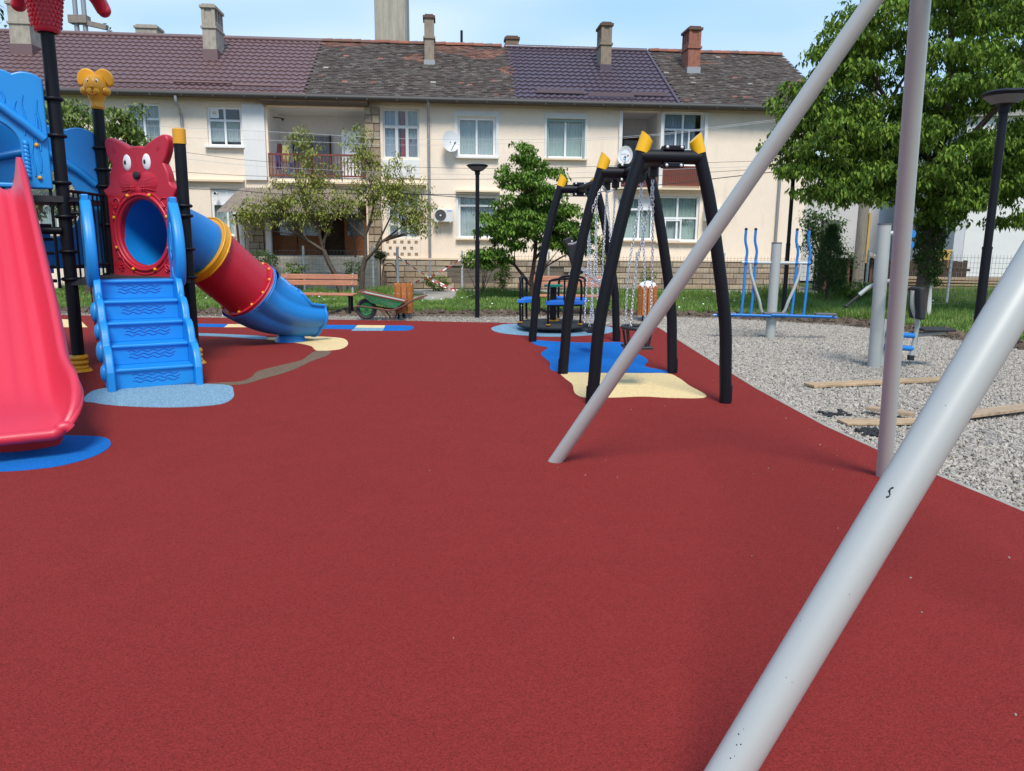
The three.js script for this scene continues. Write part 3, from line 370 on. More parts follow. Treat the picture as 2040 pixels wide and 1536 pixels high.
function clayRoof(u0, u1, seed, worn) { // worn: spots where the clay shows red through the lichen
  const R = rng(seed), b = [], per = 0.178, exp = 0.15, rows = Math.floor(SL / exp); const base = clean(new THREE.BoxGeometry(per - 0.008, 0.018, 0.24)); const k = Math.atan(0.5795);
  for (let r = 0; r < rows; r++) for (let u = u0 + (r % 2 ? per / 2 : 0); u < u1; u += per) {
    const c = slope(u + per / 2, r * exp + 0.12, 0.03), g = base.clone(); const mm = new THREE.Matrix4().compose(V(c[0], c[1] + (R() - 0.5) * 0.014, c[2]), new THREE.Quaternion().setFromEuler(new THREE.Euler(k - 0.09 + (R() - 0.5) * 0.05, (R() - 0.5) * 0.06, (R() - 0.5) * 0.05)), V(1, 1, 1)); g.applyMatrix4(mm);
    const t = r / rows, n1 = vnoise(LB, 32, u * 0.045, t * 0.35 + seed * 0.1), n2 = vnoise(LC, 128, u * 0.08, t * 0.5); let col = mixc([0.065, 0.046, 0.038], [0.115, 0.098, 0.085], clamp((n2 - 0.45) * 2.2 + 0.1, 0, 1));
    let near = 0; for (const [pu, ps, pr] of worn) near = Math.max(near, 1 - Math.hypot((u - pu) / 1.6, r * exp - ps) / pr); const rd = near + (n1 - 0.5) * 0.9 > 0.42 ? 0.35 + 0.65 * R() : 0; col = mixc(col, [0.21, 0.09, 0.06], rd); if (R() < 0.008) col = [0.24, 0.11, 0.07]; if (R() < 0.006) col = [0.30, 0.27, 0.23];
    const v = 0.7 + 0.6 * R(), ca = new Float32Array(g.attributes.position.count * 3); for (let i = 0; i < ca.length; i += 3) { ca[i] = col[0] * v; ca[i + 1] = col[1] * v; ca[i + 2] = col[2] * v; } g.setAttribute('color', new THREE.BufferAttribute(ca, 3)); b.push(g);
  }
  const o = new THREE.Mesh(mergeGeometries(b), m.clay); o.name = 'roof_tiles'; o.castShadow = o.receiveShadow = true; o.userData.kind = 'stuff'; house.add(o);
  const rt = clean(new THREE.CylinderGeometry(0.105, 0.125, 0.36, 10, 1, true, 0, Math.PI).rotateZ(Math.PI / 2).rotateX(Math.PI / 2 * 0)); const mats = [M(0.30, 0.12, 0.075, 0.95), M(0.24, 0.10, 0.07, 0.95), M(0.19, 0.10, 0.08, 0.95)];
  for (let u = u0 + 0.2; u < u1; u += 0.33) placed('ridge_tile', rt, mats[Math.floor(R() * 3)], house, u, 8.36 + (R() - 0.5) * 0.02, -4, 0, 0, (R() - 0.5) * 0.04);
}
clayRoof(-6.45, -0.02, 81, [[-5.9, 4.8, 0.7], [-3.0, 3.6, 0.6], [-2.0, 4.7, 0.7], [-0.9, 4.2, 0.7], [-0.2, 2.6, 0.5]]); clayRoof(5.2, 10.15, 82, [[6.9, 4.0, 0.6], [7.8, 4.8, 0.5]]);
{ // boards under the roof, rear slope, gutters and downpipes
  const b = mb(), k = Math.atan(0.5795), c = slope(0, SL / 2, -0.06); b.box(UR + 0.45 - UL, 0.09, SL, (UL + UR + 0.45) / 2, c[1], c[2], k); b.box(UR + 0.45 - UL, 0.09, 5.2, (UL + UR + 0.45) / 2, 6.98, -6.32, -k);
  b.build('roof_boards', m.soffit, house);
  mb().box(3.2, 0.2, 0.36, -6.1, 5.68, 0.19).build('eaves_beam', m.soffit, house);
  const gr = new THREE.CylinderGeometry(0.075, 0.075, UR + 0.6 - UL, 12, 1, true, 0, Math.PI); gr.rotateY(-Math.PI / 2); gr.rotateZ(Math.PI / 2); gr.rotateX(0); const gm = mb().at(gr, (UL + UR) / 2 + 0.3, 5.77, 0.5).build('gutter', m.gutter, house);
  for (let u = UL + 0.4; u < UR; u += 0.9) mb().box(0.03, 0.09, 0.17, u, 5.74, 0.5).build('gutter_bracket', m.gutter, gm);
  const dp = (u, pts) => mb().tube(pts.map(p => [u + (p[2] || 0), p[0], p[1]]), 0.045, 24, 8).build('downpipe', m.zinc, house);
  dp(-10.1, [[5.72, 0.5], [5.5, 0.45], [5.25, 0.1], [5.0, 0.07], [4.3, 0.07]]); dp(-2.68, [[5.72, 0.5], [5.45, 0.3], [5.2, 0.09], [4.6, 0.08], [3.2, 0.08], [1.9, 0.08], [0.9, 0.08], [0.2, 0.1]]); dp(8.72, [[5.72, 0.5], [5.5, 0.3], [5.3, 0.08], [4.3, 0.07], [2.6, 0.07], [1.2, 0.07], [0.2, 0.1]]);
}
function chimney(u, o, w, d, y0, y1, mat, cap, opts = {}) {
  const b = mb(), hv = opts.vents ? 0.36 : 0; const h = y1 - y0; b.box(w, h - hv, d, u, y0 + (h - hv) / 2, o); if (hv) { b.box(w - 0.2, hv, d - 0.06, u, y1 - hv / 2, o); for (const s of [-1, 1]) for (let i = 0; i < 4; i++) b.box(0.1, hv, 0.09, u + s * (w / 2 - 0.05), y1 - hv / 2, o - d / 2 + 0.045 + (d - 0.09) * i / 3); } b.box(w + 0.08, 0.07, d + 0.08, u, y0 + h * 0.62, o); const c = b.build('chimney', mat, house);
  mb().box(w + 0.09, 0.08, d + 0.09, u, y1 + 0.041, o).box(w - 0.04, 0.05, d - 0.04, u, y1 + 0.107, o).build('chimney_cap', cap, c);
  if (opts.flash) mb().box(w + 0.05, 0.34, d + 0.05, u, y0 + 0.1, o).build('flashing', opts.flash, c);
}
chimney(-15.55, -2.5, 0.62, 0.9, 7.3, 8.75, m.chimney, m.chimney, { flash: m.metalRoof }); chimney(-12.5, -4.7, 0.72, 0.6, 7.6, 8.72, m.chimney, m.chimney); chimney(-9.72, -2.5, 0.42, 0.95, 7.3, 8.82, m.chimney, m.chimney, { vents: 1, flash: m.metalRoof });
chimney(-2.67, -2.5, 0.32, 0.6, 7.2, 8.78, M(0.40, 0.33, 0.26, 0.95, 0, { map: concreteMap }), m.brickDark, { flash: m.zinc }); chimney(0.28, -4.6, 0.46, 0.5, 7.8, 8.72, M(0.33, 0.23, 0.15, 0.95, 0, { map: concreteMap }), m.brickDark);
chimney(3.28, -2.5, 0.36, 0.8, 7.2, 8.7, M(0.36, 0.29, 0.22, 0.95, 0, { map: concreteMap }), m.brickDark, { vents: -1, flash: m.metalRoof2 }); chimney(6.33, -2.5, 0.42, 0.8, 7.2, 8.66, m.chimneyRed, m.brickDark, { vents: -1, flash: m.zinc });
mb().bar([-1.55, 8.2, -4.3], [-1.55, 8.95, -4.3], 0.045, 0.045, 8).build('vent_pipe', m.black, house);

// ---------- things fixed to the front ----------
function airUnit(u, v, s, label) {
  const p = onFacade(u, v, 0.19), t = thing('air_conditioner', label, 'air conditioner', p, HA, 'air conditioners on the house front'); const w = 0.6 * s, h = 0.4 * s;
  mb().rbox(w, h, 0.26, 0.02).build('casing', m.ac, t); mb().at(new THREE.TorusGeometry(0.165 * s, 0.012, 6, 28), -0.1 * s, 0, 0.133).at(new THREE.CircleGeometry(0.165 * s, 28), -0.1 * s, 0, 0.1325).build('fan_grille', m.acFan, t); const r = mb(); for (let i = 1; i < 5; i++) r.at(new THREE.TorusGeometry(0.035 * s * i, 0.003, 4, 24), -0.1 * s, 0, 0.137); for (let a = 0; a < 8; a++) r.box(0.32 * s, 0.004, 0.004, -0.1 * s, 0, 0.139, 0, 0, a * Math.PI / 8); r.build('grille_wires', m.cable, t); mb().at(new THREE.CylinderGeometry(0.03 * s, 0.03 * s, 0.015, 14), -0.1 * s, 0, 0.142, Math.PI / 2).build('fan_hub', m.ac, t);
  mb().box(0.15 * s, 0.02, 0.004, 0.18 * s, h * 0.34, 0.132).build('maker_mark', m.seatBlue, t);
  mb().box(0.03, 0.03, 0.36, -0.2 * s, -h / 2 - 0.017, 0).box(0.03, 0.03, 0.36, 0.2 * s, -h / 2 - 0.017, 0).build('bracket', m.ac, t); mb().tube([[-w / 2 + 0.06, h / 2 - 0.02, -0.05], [-w / 2 + 0.03, h / 2 + 0.1, -0.1], [-w / 2 + 0.02, h / 2 + 0.16, -0.18]], 0.02, 10, 6).build('pipe', M(0.5, 0.4, 0.33, 0.8), t);
}
airUnit(-2.23, 2.34, 1, 'white air conditioner on cream wall beside the grey downpipe'); airUnit(6.52, 2.46, 1.02, 'white air conditioner on cream wall beside window with insect screen');
function dishThing(u, v, rx, ry, yaw, label, logo) {
  const p = onFacade(u, v, 0.3), t = thing('satellite_dish', label, 'satellite dish', p, HA + yaw, 'satellite dishes on the house front'); const pr = []; for (let i = 0; i <= 10; i++) { const q = i / 10; pr.push(new THREE.Vector2(q, 0.16 * q * q)); }
  mb().at(new THREE.LatheGeometry(pr, 36).rotateX(Math.PI / 2), 0, 0, -0.05, -0.2, 0, 0, [rx, ry, 0.45]).build('reflector', m.dish, t);
  mb().bar([0, -ry * 0.85, 0], [0.05, -ry * 0.25, 0.32], 0.012, 0.012, 6).build('feed_arm', m.acFan, t); mb().bar([0.05, -ry * 0.25, 0.3], [0.05, -ry * 0.18, 0.38], 0.028, 0.028, 8).build('receiver', m.acFan, t); mb().bar([0, 0, -0.03], [0, -0.08, -0.28], 0.022, 0.022, 6).build('mount', m.zinc, t);
  if (logo) { const cv = document.createElement('canvas'); cv.width = cv.height = 128; const c = cv.getContext('2d'); c.fillStyle = '#d9dcdf'; c.fillRect(0, 0, 128, 128); c.fillStyle = '#5a6c8c'; for (let i = 0; i < 9; i++) c.fillRect(8 + i * 8, 40 + (i % 3), 6, 8); c.fillStyle = '#1c6fb5'; c.beginPath(); c.arc(58, 92, 17, 0, 7); c.fill(); c.fillStyle = '#ffffff'; c.fillRect(48, 88, 20, 8); c.fillStyle = '#a5343c'; for (let i = 0; i < 5; i++) { c.beginPath(); c.arc(102 + 8 * Math.cos(i * 1.26), 62 + 8 * Math.sin(i * 1.26), 6, 0, 7); c.fill(); } const tx = new THREE.CanvasTexture(cv); tx.colorSpace = THREE.SRGBColorSpace; const g = new THREE.CircleGeometry(0.62, 24); const pp = g.attributes.position; mb().at(g, 0, 0, 0.0, -0.2, 0, 0, [rx, ry, 1]).build('printed_mark', M(1, 1, 1, 0.6, 0, { map: tx }), t); }
}
dishThing(-2.0, 4.57, 0.27, 0.33, 0.25, 'plain grey satellite dish left of upper window with white surround'); dishThing(3.5, 4.24, 0.24, 0.31, -0.35, 'white satellite dish with small coloured marks by narrow balcony', true);
{ const t = thing('security_camera', 'small white security camera above ground floor window by canopy', 'camera', onFacade(-9.2, 2.92, 0.06), HA); mb().at(new THREE.CylinderGeometry(0.055, 0.055, 0.16, 14), 0, 0, 0.12, Math.PI / 2).build('housing', m.ac, t); mb().at(new THREE.CircleGeometry(0.04, 14), 0, 0, 0.203).build('lens', m.dark, t); mb().bar([0, 0, -0.03], [0, 0.02, 0.06], 0.02).build('bracket', m.ac, t); }
// things kept on the wide balcony
function cloth(u, v, w, h, mat, label, o) { const g = foldedCurtain(w, h, 0, 0, 0, 4); const p = g.attributes.position; for (let i = 0; i < p.count; i++) if (p.getY(i) > 0) p.setXYZ(i, p.getX(i) * 0.55, p.getY(i), p.getZ(i) + 0.05); const t = mesh('hanging_garment', g, mat); t.position.set(...onFacade(u, v, o)); t.rotation.y = HA; tag(t, label, 'garment', 'washing on the wide balcony'); }
cloth(-7.3, 4.2, 0.26, 0.55, M(0.12, 0.03, 0.05, 0.9), 'dark maroon garment hanging at balcony corner beside white pilaster', -0.3); cloth(-7.1, 4.16, 0.3, 0.5, M(0.5, 0.47, 0.22, 0.9), 'pale yellow garment draped over the balcony railing', -0.16); cloth(-7.36, 3.95, 0.2, 0.5, M(0.05, 0.1, 0.35, 0.9), 'blue garment behind balcony railing slats below maroon one', -0.22); cloth(-6.95, 3.8, 0.25, 0.5, M(0.12, 0.25, 0.5, 0.9), 'light blue towel behind railing below pale yellow garment', -0.24); cloth(-6.6, 3.8, 0.3, 0.45, M(0.6, 0.58, 0.55, 0.9), 'off-white cloth behind railing next to light blue towel', -0.24);
{ const t = thing('storage_cabinet', 'tall white cabinet at balcony end beside stone pillar', 'cabinet', onFacade(-5.15, 3.43, -0.9), HA); mb().rbox(0.6, 1.5, 0.5, 0.02, 0, 0.75, 0).build('cabinet_body', m.white, t); mb().box(0.56, 0.9, 0.02, 0, 1.0, 0.262).build('door', m.pvc, t); mb().box(0.56, 0.44, 0.02, 0, 0.3, 0.262).build('door', m.pvc, t); mb().box(0.02, 0.2, 0.03, -0.22, 0.9, 0.285).build('handle', m.zinc, t); }
// ---------- play structure ----------
const play = thing('play_structure', 'tall plastic play tower with red slide, blue stairs and tube slide', 'play structure', [-3.87, 0, -8.22], 31 * RAD);
{
  const H1 = 1.1, H2 = 2.05;
  const posts = { P1: [-0.67, -1.5, 3.85], P2: [0.63, -1.5, 2.72], P3: [-0.16, -2.62, 3.2], P0: [-1.97, -1.5, 3.85], P5: [-1.46, -2.62, 3.2] };
  const collarG = clean(new THREE.TorusGeometry(0.082, 0.022, 8, 20).rotateX(Math.PI / 2));
  const boltG = clean(new THREE.SphereGeometry(0.024, 10, 7));
  for (const [k, [x, z, h]] of Object.entries(posts)) {
    const p = mb().bar([x, 0, z], [x, h, z], 0.07, 0.07, 20).build('post', m.black, play);
    const ys = { P1: [3.12, 2.72, 2.2, 1.82, 1.42, H1], P2: [1.98, 1.86, 1.45, H1], P3: [2.72, 2.45, 2.24, 1.75, H1], P0: [3.12, 2.72, 2.2, H2], P5: [2.72, 2.2, H1] }[k];
    for (const y of ys) { placed('collar', collarG, m.black, p, x, y, z); }
    const boot = mb(); for (let i = 0; i < 3; i++) boot.at(new THREE.TorusGeometry(0.075, 0.035, 8, 18).rotateX(Math.PI / 2), x, 0.045 + i * 0.06, z); boot.at(new THREE.CylinderGeometry(0.12, 0.145, 0.03, 18), x, 0.016, z); boot.build('post_boot', m.yellow, p);
    if (k === 'P2') mb().at(new THREE.CylinderGeometry(0.078, 0.078, 0.17, 20), x, h + 0.085, z).at(new THREE.SphereGeometry(0.078, 18, 8, 0, 6.3, 0, 1.57), x, h + 0.17, z, 0, 0, 0, [1, 0.25, 1]).build('post_cap', m.yellow, p);
  }
  const poly = (pts, y, t, name, mat) => { const s = new THREE.Shape(pts.map(p => new THREE.Vector2(p[0], -p[1]))); const g = new THREE.ExtrudeGeometry(s, { depth: t, bevelEnabled: false }); g.rotateX(-Math.PI / 2); g.translate(0, y - t, 0); return mesh(name, g, mat, play); };
  poly([[-0.67, -1.42], [0.63, -1.42], [0.7, -1.5], [-0.14, -2.68], [-0.22, -2.68], [-0.72, -1.5]], H1, 0.07, 'deck', m.rubberMat);
  poly([[-2.0, -1.42], [-0.67, -1.42], [-0.2, -2.55], [-1.46, -2.68]], H2, 0.07, 'deck', m.rubberMat);
  // stairs: five steps between scalloped blue side walls
  const st = sub(play, 'stairs');
  const rise = H1 / 5, run = 0.28;
  for (let i = 0; i < 5; i++) {
    const y1 = rise * (i + 1), z0 = -run * i, s = mb().rbox(0.79, rise + 0.0, 0.05, 0.012, 0, y1 - rise / 2 - 0.004, z0 - 0.03).rbox(0.79, 0.035, run + 0.05, 0.014, 0, y1 - 0.018, z0 - run / 2 - 0.0).build('step', m.toyBlue, st);
    const w = mb(); for (let k = 0; k < 3; k++) { const pts = []; for (let q = 0; q <= 24; q++) { const t = q / 24; pts.push([-0.22 + 0.46 * t + (k % 2 ? 0.015 : 0), y1 - 0.075 - 0.036 * k + 0.011 * Math.sin(t * 6.283 * 4.2 + k * 0.3), z0 - 0.003]); } w.tube(pts, 0.0055, 50, 5); } w.build('wave_relief', M(0.006, 0.12, 0.5, 0.5), s);
  }
  for (const sx of [-1, 1]) {
    const s = new THREE.Shape(); // z along x of the shape, y up
    const lower = [[0.12, 0.0], [0.13, 0.16]], pts = [[0.12, 0]];
    const top = []; for (let i = 0; i <= 60; i++) { const t = i / 60, z = 0.12 - t * 1.3, y = 0.2 + t * 0.98; const lobe = 0.075 * Math.abs(Math.sin(t * Math.PI * 4.2)); top.push([z + lobe * 0.55, y + lobe]); }
    s.moveTo(0.12, 0); for (const p of top) s.lineTo(-p[0], p[1]);
    const S2 = new THREE.Shape(); S2.moveTo(-0.12, 0.0); S2.lineTo(-0.12, 0.05); for (const p of top) S2.lineTo(-p[0], p[1]); S2.lineTo(1.36, 1.12); S2.lineTo(1.36, 0.86); S2.lineTo(0.3, 0.0); S2.closePath();
    const g = new THREE.ExtrudeGeometry(S2, { depth: 0.04, bevelEnabled: true, bevelThickness: 0.018, bevelSize: 0.018, bevelSegments: 3, curveSegments: 6 }); g.rotateY(Math.PI / 2); g.translate(sx * 0.43 - 0.02, 0, 0);
    const side = mesh('side_wall', g, m.toyBlue, st);
    // raised petals along the outside and inside
    for (let i = 0; i < 5; i++) { const t = 0.1 + i * 0.2, z = 0.1 - t * 1.28, y = 0.2 + t * 0.98; mb().ball(0.1, sx * 0.43, y - 0.01, z - 0.02, 0.4, 1.25, 0.75, 14, -0.5, 0, 0).build('petal', m.toyBlue, side); if (i < 4) mb().ball(0.075 + 0.02 * (i % 2), sx * 0.475, y - 0.14, z - 0.14, 0.55, 1.25, 1.0, 14).build('petal', m.toyBlue, side); }
    // tall fin used as a handrail at the head of the stairs
    const f = new THREE.Shape(); f.moveTo(1.02, 1.06); f.bezierCurveTo(0.76, 1.3, 0.84, 1.72, 1.2, 1.98); f.bezierCurveTo(1.48, 1.75, 1.5, 1.3, 1.3, 1.06); f.closePath();
    const fg = new THREE.ExtrudeGeometry(f, { depth: 0.035, bevelEnabled: true, bevelThickness: 0.042, bevelSize: 0.035, bevelSegments: 6, curveSegments: 48 }); fg.rotateY(Math.PI / 2); fg.translate(sx * 0.462 - 0.0175, 0, 0);
    const fin = mesh('handrail_fin', fg, m.toyBlue, st); mb().rbox(0.08, 0.5, 0.22, 0.015, sx * 0.475 - sx * 0.01, 1.82, -1.28).build('handrail_tab', m.toyBlue, fin); mb().at(new THREE.TorusGeometry(0.1, 0.008, 6, 26), sx * 0.462 - sx * 0.061, 1.55, -1.13, 0, Math.PI / 2, 0, [0.8, 2.1, 1]).at(new THREE.TorusGeometry(0.055, 0.007, 6, 20), sx * 0.462 - sx * 0.061, 1.56, -1.13, 0, Math.PI / 2, 0, [0.8, 2.4, 1]).build('leaf_relief', m.toyBlue, fin);
    // black loop tying the fin to its post
    const px = sx < 0 ? -0.67 : 0.63; mb().tube([[px, 1.98, -1.5], [sx * 0.53, 1.99, -1.42], [sx * 0.49, 1.93, -1.36], [sx * 0.485, 1.7, -1.34], [sx * 0.485, 1.15, -1.36]], 0.02, 30, 8).bar([px, 1.86, -1.5], [sx * 0.51, 1.86, -1.43], 0.018).bar([px * 0.95, 1.97, -1.47], [px * 0.95, 1.14, -1.47], 0.015).build('grab_rail', m.black, play);
  }
  // ---- red slide ----
  const sl = sub(play, 'slide'); {
    const cx = -1.19, n = 72, cross = 30, pos = [], idx = [];
    const prof = t => { // centre line height, depth along z
      const z = -1.35 + 4.05 * t; let y = t < 0.08 ? 2.1 : t < 0.82 ? 2.1 - (t - 0.08) / 0.74 * 1.76 : 0.34 - 0.08 * Math.sin((t - 0.82) / 0.18 * 1.4) - 0.10 * Math.pow(Math.max(0, (t - 0.95) / 0.05), 2); y += 0; const k = clamp((t - 0.0) / 0.12, 0, 1); return [z, y]; };
    const sm = t => { let Y = 0, Z = 0; for (let k = -3; k <= 3; k++) { const q = prof(clamp(t + k * 0.014, 0, 1)); Z += q[0]; Y += q[1]; } return [Z / 7, Y / 7]; };
    for (let i = 0; i <= n; i++) { const t = i / n, [z, y] = sm(t); const fl = clamp((t - 0.8) / 0.2, 0, 1), w = 0.30 + 0.05 * fl * fl, wall = (0.34 - 0.06 * clamp(t / 0.5, 0, 1)) * (1 - 0.85 * Math.pow(Math.max(0, (t - 0.86) / 0.14), 1.6)), flare = (0.1 + 0.07 * fl) * (1 - 0.45 * Math.pow(Math.max(0, (t - 0.92) / 0.08), 2));
      for (let j = 0; j <= cross; j++) { const s = j / cross * 2 - 1, a = Math.abs(s), sg = Math.sign(s); let x, dy; if (a < 0.5) { x = w * a / 0.5 * 0.86; dy = 0.012 * Math.cos(a * 25) * (a < 0.4 ? 1 : 0) * (1 - clamp((t - 0.75) / 0.15, 0, 1)); } else if (a < 0.86) { const q = (a - 0.5) / 0.36; x = w * 0.86 + flare * Math.sin(q * 1.25) * 0.9; dy = wall * (1 - Math.cos(q * 1.57)) * 0.5 + wall * 0.5 * q; } else { const q = (a - 0.86) / 0.14; x = w * 0.86 + flare * 0.86 + 0.055 * Math.sin(q * 1.8) + 0.02 * q; dy = wall * (1 - 0.0) + 0.03 * Math.sin(q * 3.1) * Math.min(1, wall / 0.2) - 0.1 * q * q * Math.min(1, wall / 0.28); } const rd = Math.max(0, (t - 0.87) / 0.13); pos.push(cx - 0.2 * (1 - t) + sg * x * (0.86 + 0.14 * Math.min(1, t * 1.6)) * Math.sqrt(1 - 0.5 * rd * rd), y + dy, z); } }
    for (let i = 0; i < n; i++) for (let j = 0; j < cross; j++) { const a = i * (cross + 1) + j, b = a + 1, c = a + cross + 1, d = c + 1; idx.push(a, c, d, a, d, b); }
    const g = new THREE.BufferGeometry(); g.setAttribute('position', new THREE.Float32BufferAttribute(pos, 3)); g.setIndex(idx); g.computeVertexNormals(); mesh('slide_bed', g, m.slideRed, sl);
    const lip = []; for (let j = 0; j <= cross; j++) { const q = (n * (cross + 1) + j) * 3; lip.push([pos[q], pos[q + 1] - 0.015, pos[q + 2] + 0.005]); } mb().tube(lip, 0.045, 60, 12).build('end_lip', m.slideRed, sl);
    for (const e of [0, cross]) { const rim = []; for (let i = 0; i <= n; i++) { const q = (i * (cross + 1) + e) * 3; rim.push([pos[q] - (e ? 1 : -1) * 0.02, pos[q + 1] - 0.01, pos[q + 2]]); } mb().tube(rim, 0.028, 60, 8).build('side_rim', m.slideRed, sl); }
    mb().at(new THREE.CylinderGeometry(0.32, 0.24, 0.2, 28), cx + 0.02, 0.1, 2.2, 0, 0, 0, [1, 1, 0.55]).build('slide_foot', M(0.6, 0.025, 0.025, 0.5), sl);
  }
  // ---- bark-patterned blue arches ----
  function barkArch(name, x0, x1, y0, y1, z, ow, oy, turn, off, window) {
    const grp = sub(play, name, [off[0], 0, off[1]], turn); const s = new THREE.Shape(); const w = x1 - x0; s.moveTo(x0, y0); s.lineTo(x1, y0); s.lineTo(x1, y1 - 0.04);
    const nb = Math.max(3, Math.round(w / 0.28)); for (let i = nb - 1; i >= 0; i--) { const a = x0 + w * i / nb, b = x0 + w * (i + 1) / nb; s.quadraticCurveTo((a + b) / 2, y1 + 0.06, a, y1 - 0.02); } s.closePath();
    const c = (x0 + x1) / 2, h = new THREE.Path(); if (window) { h.absellipse(c, oy, ow, ow * 1.05, 0, 6.2832, true); } else { h.moveTo(c - ow, y0 + 0.02); h.lineTo(c - ow, oy); h.absarc(c, oy, ow, Math.PI, 0, true); h.lineTo(c + ow, y0 + 0.02); h.closePath(); } s.holes.push(h);
    const g = new THREE.ExtrudeGeometry(s, { depth: 0.06, bevelEnabled: true, bevelSize: 0.018, bevelThickness: 0.03, bevelSegments: 3, curveSegments: 18 }); mb().at(g, 0, 0, z - 0.03).build('arch_panel', m.toyBlue, grp);
    const R = rng(Math.round(z * 100 + 500)), k = mb(); for (let i = 0; i < w / 0.03; i++) { const x = x0 + 0.02 + R() * (w - 0.04), dx = Math.abs(x - c); let a = y0 + 0.1 + R() * 0.3, b = a + 0.25 + R() * 0.6; b = Math.min(b, y1 - 0.06); if (dx < ow + 0.06) a = Math.max(a, oy + Math.sqrt(Math.max(0, (ow + 0.06) ** 2 - dx * dx)) + 0.03); if (b - a < 0.08) continue; const pts = []; for (let q = 0; q <= 5; q++) pts.push([x + 0.012 * Math.sin(q * 1.7 + i), a + (b - a) * q / 5, z + 0.06]); k.tube(pts, 0.007 + 0.006 * R(), 10, 5); }
    k.tube([[x0 + 0.03, y1 - 0.42, z + 0.075], [c, y1 - 0.3, z + 0.085], [x1 - 0.25, y1 - 0.48, z + 0.085], [x1 - 0.02, y1 - 0.68, z + 0.07]], 0.05, 20, 8).build('bark_relief', m.toyBlue, grp);
    const rp = mb(); for (const sg of [-1, 1]) for (let i = 0; i < 9; i++) rp.ball(0.032, c + sg * (ow + 0.03), y0 + 0.12 + i * (oy - y0) / 9.5, z + 0.06, 1, 1.25, 1, 8, 0, 0, 0.5); if (!window) rp.build('rope_relief', m.toyBlue, grp);
    for (const [bx, by] of [[x0 + 0.1, y0 + 0.1], [x1 - 0.1, y0 + 0.1], [x0 + 0.1, (y0 + oy) / 2 + 0.25], [x1 - 0.1, (y0 + oy) / 2 + 0.25]]) placed('bolt', boltG, m.yellow, grp, bx, by, z + 0.07);
    return grp;
  }
  barkArch('front_arch', -1.87, -0.78, 2.14, 3.34, -1.46, 0.31, 2.55, 0, [0, 0]);
  const wa = barkArch('window_arch', -0.62, 0.62, 1.2, 2.93, 0, 0.42, 2.0, 0, [-0.86, -2.7], true); mb().at(new THREE.SphereGeometry(0.43, 28, 14, 0, 6.3, 0, 1.57).rotateX(Math.PI / 2), 0, 2.0, 0.02, 0, 0, 0, [1, 1.05, 0.35]).build('bubble_window', m.polymer, wa);
  for (const y of [2.72, 2.45]) mb().bar([-0.16, y, -2.62], [-0.28, y, -2.68], 0.02).build('clamp_arm', m.black, play); for (const y of [3.12, 2.72]) mb().bar([-0.67, y, -1.5], [-0.82, y, -1.47], 0.02).build('clamp_arm', m.black, play);
  // ---- railings and the ladder between the decks ----
  const rl = mb(); const A = V(-0.67, 0, -1.5), B = V(-0.16, 0, -2.62); for (let i = 1; i < 9; i++) { const q = A.clone().lerp(B, i / 9); rl.bar([q.x, H1, q.z], [q.x, 2.12, q.z], 0.013, 0.013, 6); } rl.bar([A.x, 2.12, A.z], [B.x, 2.12, B.z], 0.02).bar([A.x, 1.24, A.z], [B.x, 1.24, B.z], 0.018).build('railing', m.black, play);
  for (let i = 0; i < 5; i++) { const y = 1.36 + i * 0.16; mb().rbox(0.42, 0.035, 0.16, 0.012, -1.02, y - 0.28, -1.55 - i * 0.02).build('ladder_rung', m.black, play); } mb().bar([-0.79, 1.0, -1.45], [-0.79, 2.12, -1.45], 0.018).bar([-0.72, 1.66, -1.44], [-1.95, 1.66, -1.44], 0.045).bar([-1.24, 1.0, -1.45], [-1.24, 2.12, -1.45], 0.018).build('ladder_frame', m.black, play);
  mb().rbox(0.34, 0.5, 0.03, 0.01, -1.0, 1.4, -2.0).build('ladder_back', m.toyBlue, play);
  { const g = new THREE.CylinderGeometry(0.34, 0.3, 0.75, 20, 1, true, 0.2, 3.2); mb().at(g, -0.35, 0.62, -2.15).build('under_deck_panel', m.toyRed, play); }
  // ---- cat panel at the mouth of the tube ----
  const phi = -54.7 * RAD, cat = sub(play, 'cat_panel', [0.235, 0, -2.06], phi); {
    const s = new THREE.Shape(); s.moveTo(-0.56, 1.1); s.lineTo(0.56, 1.1); s.lineTo(0.56, 2.1); s.lineTo(0.62, 2.18); s.quadraticCurveTo(0.53, 2.2, 0.5, 2.27); s.bezierCurveTo(0.5, 2.36, 0.47, 2.42, 0.42, 2.5); s.quadraticCurveTo(0.52, 2.62, 0.53, 2.76); s.quadraticCurveTo(0.52, 2.83, 0.44, 2.81); s.quadraticCurveTo(0.26, 2.76, 0.14, 2.68); s.quadraticCurveTo(0, 2.71, -0.14, 2.68); s.quadraticCurveTo(-0.26, 2.76, -0.44, 2.81); s.quadraticCurveTo(-0.52, 2.83, -0.53, 2.76); s.quadraticCurveTo(-0.52, 2.62, -0.42, 2.5); s.bezierCurveTo(-0.47, 2.42, -0.5, 2.36, -0.5, 2.27); s.quadraticCurveTo(-0.53, 2.2, -0.62, 2.18); s.lineTo(-0.56, 2.1); s.closePath();
    const h = new THREE.Path(); h.absarc(0, 1.65, 0.44, 0, 6.2832, true); s.holes.push(h);
    const g = new THREE.ExtrudeGeometry(s, { depth: 0.05, bevelEnabled: true, bevelSize: 0.025, bevelThickness: 0.03, bevelSegments: 4, curveSegments: 24 }); mb().at(g, 0, 0, -0.02).build('panel_body', m.toyRed, cat);
    mb().at(new THREE.TorusGeometry(0.475, 0.022, 10, 48), 0, 1.65, 0.06).at(new THREE.TorusGeometry(0.53, 0.01, 8, 48), 0, 1.65, 0.06).build('hole_rim', m.toyRed, cat);
